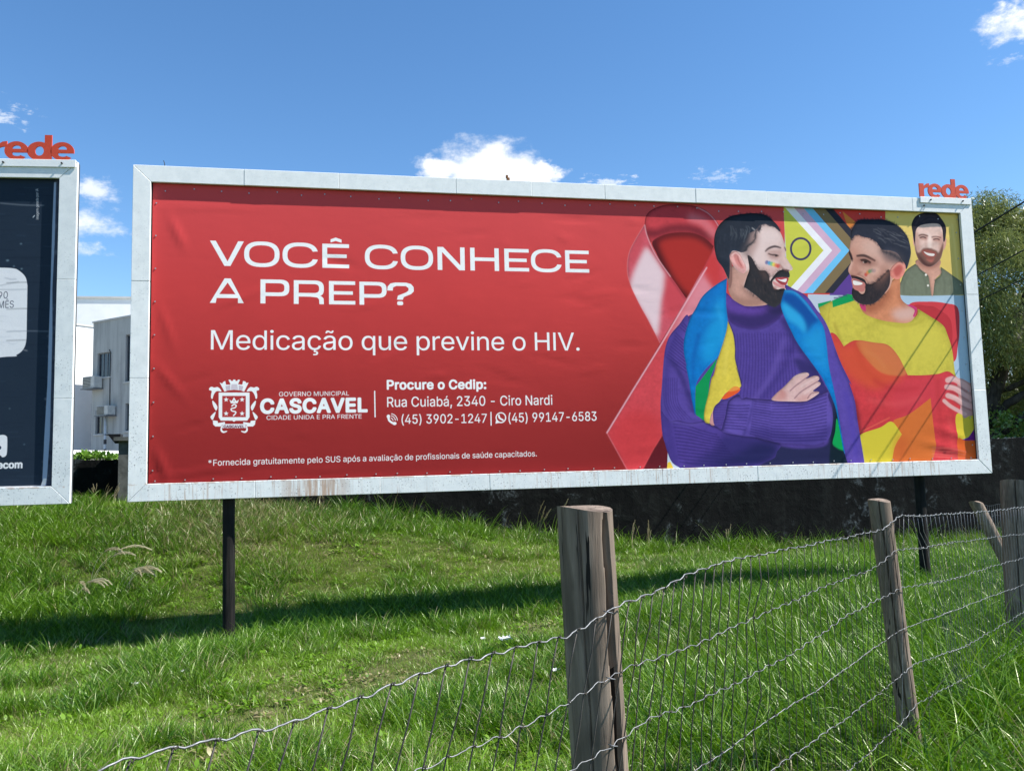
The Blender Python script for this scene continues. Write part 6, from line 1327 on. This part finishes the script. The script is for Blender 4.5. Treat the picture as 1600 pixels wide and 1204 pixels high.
def broadleaf(seed):
    g = np.random.default_rng(seed); V_, F_, UV = [], [], []
    for i in range(16):
        a = g.random() * 6.283; e = g.uniform(.1, .9); L = g.uniform(.03, .07); w = L * g.uniform(.3, .5); d = np.array([math.cos(a) * math.cos(e), math.sin(a) * math.cos(e), math.sin(e)]); sd = np.array([-math.sin(a), math.cos(a), 0]); o = np.array([g.uniform(-.05, .05), g.uniform(-.05, .05), g.uniform(0, .04)]); b0 = len(V_)
        for q, ww in ((0, .1), (.35, 1), (.7, .8), (1, .05)):
            c = o + d * L * q + np.array([0, 0, -.012 * q * q]); V_ += [tuple(c - sd * w * ww / 2), tuple(c + sd * w * ww / 2)]; UV += [(g.random() * .3 + .5, .8)] * 2
        for k in range(3): F_.append((b0 + 2 * k, b0 + 2 * k + 1, b0 + 2 * k + 3, b0 + 2 * k + 2))
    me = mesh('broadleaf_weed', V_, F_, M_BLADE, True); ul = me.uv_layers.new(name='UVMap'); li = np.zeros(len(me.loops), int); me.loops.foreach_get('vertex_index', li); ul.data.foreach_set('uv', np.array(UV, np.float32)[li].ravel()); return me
for i in range(2): proto(12 + i, broadleaf(60 + i))
def px_blob(px, py):
    d = ray(px, py); t = np.linspace(.5, 40, 4000); z = ground_z(d[0] * t, d[1] * t); i = int(np.argmax(EYE + d[2] * t < z)); return d[0] * t[i], d[1] * t[i]
def build_grass():
    g = np.random.default_rng(21); P = []
    def region(y0, y1, dens):
        n = int(dens * (y1 - y0) * (2 * .72 * y1 + 4.8)); y = g.uniform(y0, y1, n); x = g.uniform(-.72 * y1 - 2.4, .72 * y1 + 2.4, n); k = np.abs(x) < .70 * y + 2.4; return x[k], y[k]
    xs, ys = [], []
    for y0, y1, d in ((1.2, 3.2, 420), (3.2, 5.5, 300), (5.5, 8.5, 210), (8.5, 12, 150), (12, 16.5, 110)):
        a, b = region(y0, y1, d); xs.append(a); ys.append(b)
    x = np.concatenate(xs); y = np.concatenate(ys); s, n = board_xy(x, y); k = n < WALL_N - .08; x, y, s, n = x[k], y[k], s[k], n[k]
    lush = .45 + 1.5 * (fbm(x * 1.5 + 9, y * 1.5, 5, 3) - .5) + .6 * (fbm(x * 4, y * 4 + 3, 7, 2) - .5); bare = 1.5 * (fbm(x * 1.1, y * 1.1 + 7, 12, 3) - .5) - .30
    def add(arr, px, py, r, a, rx=1.0):
        cx, cy = px_blob(px, py); arr += a * np.exp(-(((x - cx) / rx) ** 2 + (y - cy) ** 2) / (2 * r * r))
    for px, py, r, a in ((420, 1060, .25, .5), (250, 1130, .2, .5), (560, 1080, .25, .5), (20, 1150, .25, .5), (1080, 1030, .3, .4), (930, 900, .5, .35), (81, 1078, .28, .9), (184, 1033, .22, .6), (88, 1035, .22, .6), (110, 1178, .2, .7), (347, 1132, .3, .5), (621, 1036, .35, .6), (857, 985, .3, .9), (510, 1136, .2, .7), (1180, 995, .3, .8), (700, 1040, .5, .4), (300, 1190, .3, .3)): add(bare, px, py, r, a); add(lush, px, py, r, -a * .7)
    for px, py, r, a in ((265, 1040, .35, .7), (147, 1100, .25, .5), (22, 1073, .25, .6), (22, 1000, .5, .5), (37, 830, .9, .4), (713, 1110, .28, 1.0), (640, 1130, .2, .6), (842, 1140, .28, .9), (658, 966, .5, .6), (560, 985, .4, .5), (450, 990, .4, .4), (780, 960, .4, .4), (1100, 1150, .5, .8), (1300, 1000, 1.2, .8), (1300, 1150, .8, 1.0), (1500, 1000, 1.2, .9), (1400, 900, 1.5, .5), (1200, 900, 1.2, .3), (450, 820, 1.2, .4)): add(lush, px, py, r, a); add(bare, px, py, r, -a)
    mid = np.exp(-((n - 2.9) / 1.0) ** 2) * ((s > 0) & (s < 7)); lush -= .22 * mid; bare -= .25 * mid                       # the yellower, shorter sward behind the hoarding
    strip = np.exp(-((n - 1.0) / .9) ** 2); lush += .35 * strip
    wallg = np.clip((n - WALL_N + .9) / .6, 0, 1); lush += .45 * wallg * (s > 1)
    typ = np.zeros(len(x), int); rnd = g.random(len(x))
    typ[:] = 4 + g.integers(0, 3, len(x)); L = lush + .28 * (rnd - .5); typ[L > .52] = g.integers(0, 4, (L > .52).sum()); B_ = bare + .35 * (rnd - .5); m = (B_ > .22) & (L < .75); typ[m] = 7 + g.integers(0, 2, m.sum())
    rank = np.clip((x - .30 * y + .0) / 1.2, 0, 1) * np.clip((7.5 - y) / 2, 0, 1); tall = (rnd < .30 * rank) & (L > .4) | ((rnd < .26) & (wallg > .3) & (s > 2.0)); typ[tall] = 9 + g.integers(0, 3, tall.sum())
    bl_ = (g.random(len(x)) < .07 + .10 * (fbm(x * 1.3, y * 1.3 + 4, 77, 2) > .58)) & ~tall; typ[bl_] = 12 + g.integers(0, 2, bl_.sum())
    keep = ~((B_ > .62) & (g.random(len(x)) < .55)); sc = .75 + .5 * g.random(len(x)) + .35 * np.clip(lush - .5, -.6, 1); sc *= 1 + .25 * rank
    far = np.clip((y - 7) / 6, 0, 1); sc *= 1 + .15 * far
    tint = np.clip(.40 + .9 * (fbm(x * .9, y * .9, 31, 3) - .5) + .25 * mid - .25 * (lush - .5) + .5 * (g.random(len(x)) - .5), 0, 1)
    dry = np.clip(.12 + .45 * np.clip(bare + .15, 0, 1) + .22 * mid + .4 * (g.random(len(x)) - .5) - .25 * np.clip(lush - .4, 0, 1), .0, .95)
    left_grey = np.exp(-((s - .4) / 1.2) ** 2) * np.clip((n - 2.5) / 1.5, 0, 1); dry = np.clip(dry + .45 * left_grey, 0, .95)
    tint = np.clip(tint + .28 * ((typ >= 4) & (typ < 9)) - .16 * (typ < 4) - .10 * (typ >= 9), 0, 1)
    x, y, typ, sc, tint, dry = [q[keep] for q in (x, y, typ, sc, tint, dry)]; z = ground_z(x, y)
    me = bpy.data.meshes.new('grass'); me.vertices.add(len(x)); me.vertices.foreach_set('co', np.stack([x, y, z], 1).ravel().astype(np.float32))
    rot = np.stack([g.normal(0, .08, len(x)), g.normal(.05, .08, len(x)), g.random(len(x)) * 6.283], 1)
    for nm, ty, dat in (('kind_index', 'INT', typ), ('size', 'FLOAT', sc), ('tint', 'FLOAT', tint), ('dry', 'FLOAT', dry)):
        at = me.attributes.new(nm, ty, 'POINT'); at.data.foreach_set('value', dat.astype(np.int32 if ty == 'INT' else np.float32))
    at = me.attributes.new('turn', 'FLOAT_VECTOR', 'POINT'); at.data.foreach_set('vector', rot.ravel().astype(np.float32)); me.update()
    o = obj('grass', me, kind='stuff'); o['label'] = 'uneven green grass with rank tufts and dry patches'
    ng = bpy.data.node_groups.new('scatter', 'GeometryNodeTree'); ng.interface.new_socket('Geometry', in_out='INPUT', socket_type='NodeSocketGeometry'); ng.interface.new_socket('Geometry', in_out='OUTPUT', socket_type='NodeSocketGeometry')
    N = ng.nodes; Lk = ng.links; gi = N.new('NodeGroupInput'); go = N.new('NodeGroupOutput'); ip = N.new('GeometryNodeInstanceOnPoints'); ci = N.new('GeometryNodeCollectionInfo'); ci.inputs[0].default_value = PROTO; ci.inputs['Separate Children'].default_value = True; ci.inputs['Reset Children'].default_value = True
    def na(nm, ty): q = N.new('GeometryNodeInputNamedAttribute'); q.data_type = ty; q.inputs[0].default_value = nm; return q.outputs[0]
    mp = N.new('GeometryNodeMeshToPoints'); mp.inputs['Radius'].default_value = 0.001; Lk.new(gi.outputs[0], mp.inputs[0]); Lk.new(mp.outputs[0], ip.inputs['Points']); Lk.new(ci.outputs[0], ip.inputs['Instance']); ip.inputs['Pick Instance'].default_value = True
    Lk.new(na('kind_index', 'INT'), ip.inputs['Instance Index']); Lk.new(na('size', 'FLOAT'), ip.inputs['Scale']); e2 = N.new('FunctionNodeEulerToRotation'); Lk.new(na('turn', 'FLOAT_VECTOR'), e2.inputs[0]); Lk.new(e2.outputs[0], ip.inputs['Rotation']); Lk.new(ip.outputs[0], go.inputs[0])
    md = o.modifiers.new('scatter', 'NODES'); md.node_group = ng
    print('grass points', len(x))
build_grass()

def grass_clump(name, label, px, py, me, sc=1.0, rz=0.0, group=None, dz=0.0, xy=None, cat='grass clump'):
    x, y = px_blob(px, py) if xy is None else xy
    T = thing(name, label, cat, (x, y, float(ground_z(x, y)) - .01 + dz), (0, 0, rz), group, me); T.scale = (sc, sc, sc); return T
def build_weeds():
    # fallen straw and dead leaves lying in the worn patches
    pl = [plume(70 + i, (.95, .82, .66)[i], (3, 6, 5)[i]) for i in range(3)]
    G = 'seeding grass plumes on the left of the lawn'
    grass_clump('seed_plume', 'tallest pale seed plume left of the billboard post', 148, 912, pl[0], 1.0, .2, G, cat='grass plume')
    grass_clump('seed_plume', 'wide bent seed plumes right of the tallest pale plume', 190, 928, pl[1], .95, .0, G, cat='grass plume')
    grass_clump('seed_plume', 'low seed plumes on the left edge of the pale clump', 118, 940, pl[2], .85, -.1, G, cat='grass plume')
    wl = [seed_stalk(80 + i, .75, droop=.7, n=5) for i in range(4)]; G = 'tall seeding weeds at the foot of the wall'
    for i, (px, n_, lab, sc) in enumerate(((838, .8, 'tall seeding weed just left of the thick post top', 1.0), (872, .6, 'tall seeding weed showing above the thick post top', 1.1), (905, .7, 'seeding weed right above the cracked edge of the thick post', .9), (985, .45, 'thin weed against the wall right of the thick post', .8), (1010, .5, 'bushy dry weed against the wall right of the thick post', .8), (1135, .4, 'single curved weed at the foot of the wall in the middle', .7), (505, .6, 'small seed weed under the rusty rail', .7))):
        o = wp(0, WALL_N - n_); p = on_line(px, 800, o, BA); grass_clump('weed', lab, 0, 0, wl[i % 4], sc, -.2 + .3 * i, G, xy=(p[0], p[1]), cat='weed')
    for i, (px, lab) in enumerate(((163, 'dry fluffy weed between the billboards, against the black wall'), (178, 'second dry weed between the billboards, nearer the frame'), (150, 'low dry weed between the billboards, on the left'))):
        p = on_line(px, 775, wp(0, WALL_N - .5), BA); grass_clump('weed', lab, 0, 0, wl[i], .45, i, G, xy=(p[0], p[1]), cat='weed')
    # long arching broad blades at the foot of the leaning post, bottom right
    rk = blades(26, .10, .5, .95, .012, .022, .35, 1.5, 91, 8, name='rank_tuft'); rk2 = blades(22, .12, .4, .8, .012, .020, .5, 1.6, 92, 8, name='rank_tuft'); G = 'rank grass tufts along the fence'
    for px, py, m_, sc, lab in ((1450, 1250, rk, .95, 'rank tuft at the foot of the leaning post'), (1560, 1190, rk2, .9, 'arching broad-bladed tuft in the bottom right corner'), (1290, 1260, rk2, .7, 'rank tuft left of the leaning post'), (1500, 1110, rk, .7, 'rank tuft between the leaning and the broad split post'), (1600, 1090, rk2, .75, 'rank tuft under the broad split post'), (1100, 1265, rk, .6, 'rank tuft right of the thick post at the bottom edge'), (700, 1130, rk2, .35, 'dark lush tuft behind the wires left of the thick post')):
        x, y = px_blob(px, py); T = grass_clump('rank_tuft', lab, 0, 0, m_, sc, px * .1, G, xy=(x, y), cat='grass tuft')
    # litter
    mw = plain('crumpled white paper', (.72, .74, .76), .8, .05, 20); g = random.Random(6)
    for px, py, s, lab in ((790, 1013, .07, 'crumpled white paper in the grass behind the top fence wire'), (869, 1063, .04, 'small white scrap just left of the thick post'), (287, 1062, .03, 'small white scrap in the grass below the billboard post'), (755, 1010, .03, 'tiny pale scrap left of the crumpled paper'), (211, 1083, .03, 'bluish white scrap in the worn grass at the left')):
        x, y = px_blob(px, py); v, f = [], []; n = 6
        for j in range(n):
            for i in range(n): v.append(((i / 5 - .5) * s * 1.6 + g.uniform(-.2, .2) * s, (j / 5 - .5) * s * 1.2, g.uniform(0, .7) * s))
        for j in range(n - 1):
            for i in range(n - 1): f.append((j * n + i, j * n + i + 1, (j + 1) * n + i + 1, (j + 1) * n + i))
        thing('paper_scrap', lab, 'litter', (x, y, float(ground_z(x, y)) + .07), (0, 0, g.random() * 3), 'litter in the grass', mesh('paper_scrap', v, f, mw))
build_weeds()

# ---------------------------------------------------------------- leaves, trees, creeper
def mat_leaf(name, a, b, c, gloss=.06):
    t = NT(name); uv = t.n('ShaderNodeTexCoord'); sp = t.n('ShaderNodeSeparateXYZ'); t.l(uv.outputs['UV'], sp.inputs[0]); col = t.mix(t.ramp(sp.outputs[0], 0, .6, 0, 1, False), a, b); col = t.mix(t.ramp(sp.outputs[0], .8, 1), col, c)
    d = t.n('ShaderNodeBsdfDiffuse'); t.l(col, d.inputs[0]); tr = t.n('ShaderNodeBsdfTranslucent'); t.l(col, tr.inputs[0]); m1 = t.n('ShaderNodeMixShader'); m1.inputs[0].default_value = .3; t.l(d.outputs[0], m1.inputs[1]); t.l(tr.outputs[0], m1.inputs[2])
    gl = t.n('ShaderNodeBsdfGlossy'); gl.inputs['Roughness'].default_value = .35; m2 = t.n('ShaderNodeMixShader'); m2.inputs[0].default_value = gloss; t.l(m1.outputs[0], m2.inputs[1]); t.l(gl.outputs[0], m2.inputs[2]); t.l(m2.outputs[0], t.out.inputs[0]); return t.m
def leaf_mass(centres, rads, per, L, W, droop, seed, mat, name='crown', squash=.8, hue=None):
    g = np.random.default_rng(seed); C = np.repeat(centres, per, 0); R = np.repeat(rads, per); n = len(C)
    d = g.normal(0, 1, (n, 3)); d /= np.linalg.norm(d, axis=1)[:, None]; r = R * g.random(n) ** .5; P = C + d * r[:, None] * [1, 1, squash]
    ax = g.normal(0, 1, (n, 3)) * .6 + d * .6 + np.array([0, 0, -droop]); ax /= np.linalg.norm(ax, axis=1)[:, None]; sd = np.cross(ax, g.normal(0, 1, (n, 3))); sd /= np.linalg.norm(sd, axis=1)[:, None]
    l = L * g.uniform(.6, 1.3, n)[:, None]; w = W * g.uniform(.7, 1.2, n)[:, None] / 2
    V_ = np.stack([P, P + ax * l * .45 + sd * w, P + ax * l, P + ax * l * .45 - sd * w], 1).reshape(-1, 3)
    me = bpy.data.meshes.new(name); me.vertices.add(len(V_)); me.vertices.foreach_set('co', V_.ravel().astype(np.float32)); me.loops.add(n * 4); me.loops.foreach_set('vertex_index', np.arange(n * 4, dtype=np.int32)); me.polygons.add(n); me.polygons.foreach_set('loop_start', np.arange(0, n * 4, 4, dtype=np.int32)); me.polygons.foreach_set('loop_total', np.full(n, 4, np.int32)); me.update(calc_edges=True)
    h = np.repeat(g.random(len(centres)) if hue is None else hue, per) * .6 + .4 * g.random(n); uv = np.repeat(np.stack([h, np.zeros(n)], 1), 4, 0); ul = me.uv_layers.new(name='UVMap'); ul.data.foreach_set('uv', uv.ravel().astype(np.float32)); me.materials.append(mat); me.validate(); return me
M_BARK = mat_wood('dark rough bark', (.085, .075, .065), (.025, .022, .02), .4)
def limb(path, r0, r1, seed):
    p = crom(np.array(path, float), False, 6); g = np.random.default_rng(seed); n = len(p); r = np.linspace(r0, r1, n) * (1 + .08 * g.normal(0, 1, n)); p = p + g.normal(0, .015, p.shape); return p, r
def build_tree():
    base = at_depth(1500, 705, 18.6); bx, by = base[0], base[1]; gz = .9
    T = thing('tree', 'large olive-green tree with drooping fine foliage rising behind the wall at the right', 'tree', (bx, by, gz)); o = np.array([bx, by, gz])
    w = lambda px, py, Y: at_depth(px, py, Y) - o
    limbs = [([(0, 0, -.2), (.05, 0, .6), w(1520, 690, 18.4)], .30, .24), ([w(1516, 700, 18.4), w(1538, 660, 18.2), w(1552, 612, 18.0), w(1572, 560, 18.0), w(1590, 520, 18.2), w(1610, 440, 18.6)], .21, .10), ([w(1540, 650, 18.2), w(1560, 600, 17.9), w(1580, 545, 17.8), w(1586, 480, 18)], .15, .06),
             ([w(1516, 700, 18.4), w(1550, 684, 18.0), w(1575, 668, 17.7), w(1600, 650, 17.5), w(1660, 640, 17.5)], .13, .07), ([w(1530, 668, 18.3), w(1562, 640, 18.0), w(1590, 622, 17.8), w(1640, 590, 17.6)], .12, .06), ([w(1520, 700, 18.4), w(1490, 600, 18.6), w(1470, 500, 19), w(1480, 400, 19)], .2, .07), ([w(1560, 610, 18), w(1600, 596, 17.6), w(1650, 560, 17.4)], .07, .03), ([w(1556, 676, 18), w(1580, 690, 17.6), w(1600, 696, 17.4)], .05, .02)]
    for i, (p, r0, r1) in enumerate(limbs):
        q, r = limb(p, r0, r1, i); obj('trunk' if i == 0 else 'limb', MB().tube(list(q), list(r), 10).me('limb', M_BARK, True), T)
    g = np.random.default_rng(5); cen = []; C0 = w(1572, 505, 19.0)
    while len(cen) < 1500:
        d = g.normal(0, 1, 3); d /= np.linalg.norm(d); r = .55 + .45 * g.random() ** .5; p = C0 + d * r * np.array([3.1, 2.6, 2.75])
        q = proj((p + o)[None])[0]
        if p[2] + gz < 3.3 and d[1] < .2 and g.random() < .88: continue
        if fbm(np.array([p[0] * .8]), np.array([p[2] * .8]), 9, 2)[0] < .36: continue
        cen.append(p)
    # lobes and side sprays that roughen the outline
    for px, py, r_ in ((1530, 322, .5), (1552, 316, .45), (1566, 330, .5), (1585, 352, .6), (1598, 345, .5), (1620, 350, .7), (1545, 340, .6), (1660, 400, .9)):
        c = w(px, py + 14, 18.6)
        for _ in range(16): cen.append(c + g.normal(0, 1, 3) * r_ * .42)
    cen = np.array(cen); hue = np.clip(.5 + .9 * (fbm(cen[:, 0] * .9 + 3, cen[:, 2] * .9 + 5, 8, 3) - .5) + .06 * (cen[:, 2] - 3), 0, 1)  # leaf tone rises with height, painting in a sunlit top and shaded underside
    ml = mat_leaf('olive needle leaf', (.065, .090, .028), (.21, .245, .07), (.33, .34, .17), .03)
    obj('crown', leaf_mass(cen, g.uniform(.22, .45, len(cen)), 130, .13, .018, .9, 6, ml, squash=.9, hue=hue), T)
    # understorey behind the wall, brighter and broad-leaved, and a dark tree added farther back to darken the view
    S = thing('shrub', 'bright green leafy shrub just above the wall top, under the tree limbs', 'shrub', tuple(at_depth(1590, 700, 17.6) * [1, 1, 0] + [0, 0, .9])); so_ = np.array(S.location); c2 = []
    for _ in range(80): c2.append(at_depth(g.uniform(1545, 1680), g.uniform(650, 712), g.uniform(17.2, 18.4)) - so_)
    c2 = np.array(c2); obj('foliage', leaf_mass(c2, g.uniform(.15, .3, len(c2)), 34, .10, .055, .3, 7, mat_leaf('bright leaf', (.06, .13, .02), (.16, .28, .04), (.22, .33, .08)), 'foliage'), S); obj('stem', MB().tube([(0, 0, -.1), (.1, 0, .5), (.0, .1, 1.0)], [.04, .03, .02], 6).me('stem', M_BARK), S)
    D = thing('far_tree', 'dark dense tree added to darken the view behind the limbs of the olive tree', 'tree', (at_depth(1600, 700, 23)[0], 23, .9)); do = np.array(D.location); c3 = []
    for _ in range(520): c3.append(at_depth(g.uniform(1440, 1900), g.uniform(440, 725), g.uniform(21.5, 24.5)) - do)
    c3 = np.array(c3); obj('crown', leaf_mass(c3, g.uniform(.35, .6, len(c3)), 60, .18, .07, .4, 8, mat_leaf('dark leaf', (.02, .035, .012), (.05, .08, .02), (.09, .13, .04))), D); obj('trunk', MB().tube([(0, 0, -.2), (0, 0, 2), (.2, 0, 4)], [.3, .25, .15], 8).me('trunk', M_BARK), D)
build_tree()
def build_creeper():
    g = np.random.default_rng(8); p0 = on_line(100, 730, wp(0, WALL_N + .3), BA); p1 = on_line(194, 730, wp(0, WALL_N + .3), BA); T = thing('creeper', 'low bright green creeper growing along the wall top between the billboards', 'creeper', (p0[0], p0[1], EYE + .08)); o = np.array(T.location); c = []
    for i in range(130):
        t = g.uniform(-1.4, 1.0); p = p0 * (1 - t) + p1 * t; z = EYE + .10 + g.uniform(0, .09) * (.8 + .4 * math.sin(t * 5)); c.append((p[0] - o[0], p[1] - o[1] + g.uniform(-.12, .5), z - o[2]))
    c = np.array(c); obj('foliage', leaf_mass(c, g.uniform(.04, .07, len(c)), 22, .085, .07, -.2, 9, mat_leaf('creeper leaf', (.07, .16, .02), (.17, .32, .04), (.24, .36, .08)), 'foliage'), T)
    obj('stem', MB().tube([(-1, .1, .02), (0, .12, .04), (.5, .1, .03), (1.2, .12, .05)], .012, 5).me('stem', M_BARK), T)
build_creeper()
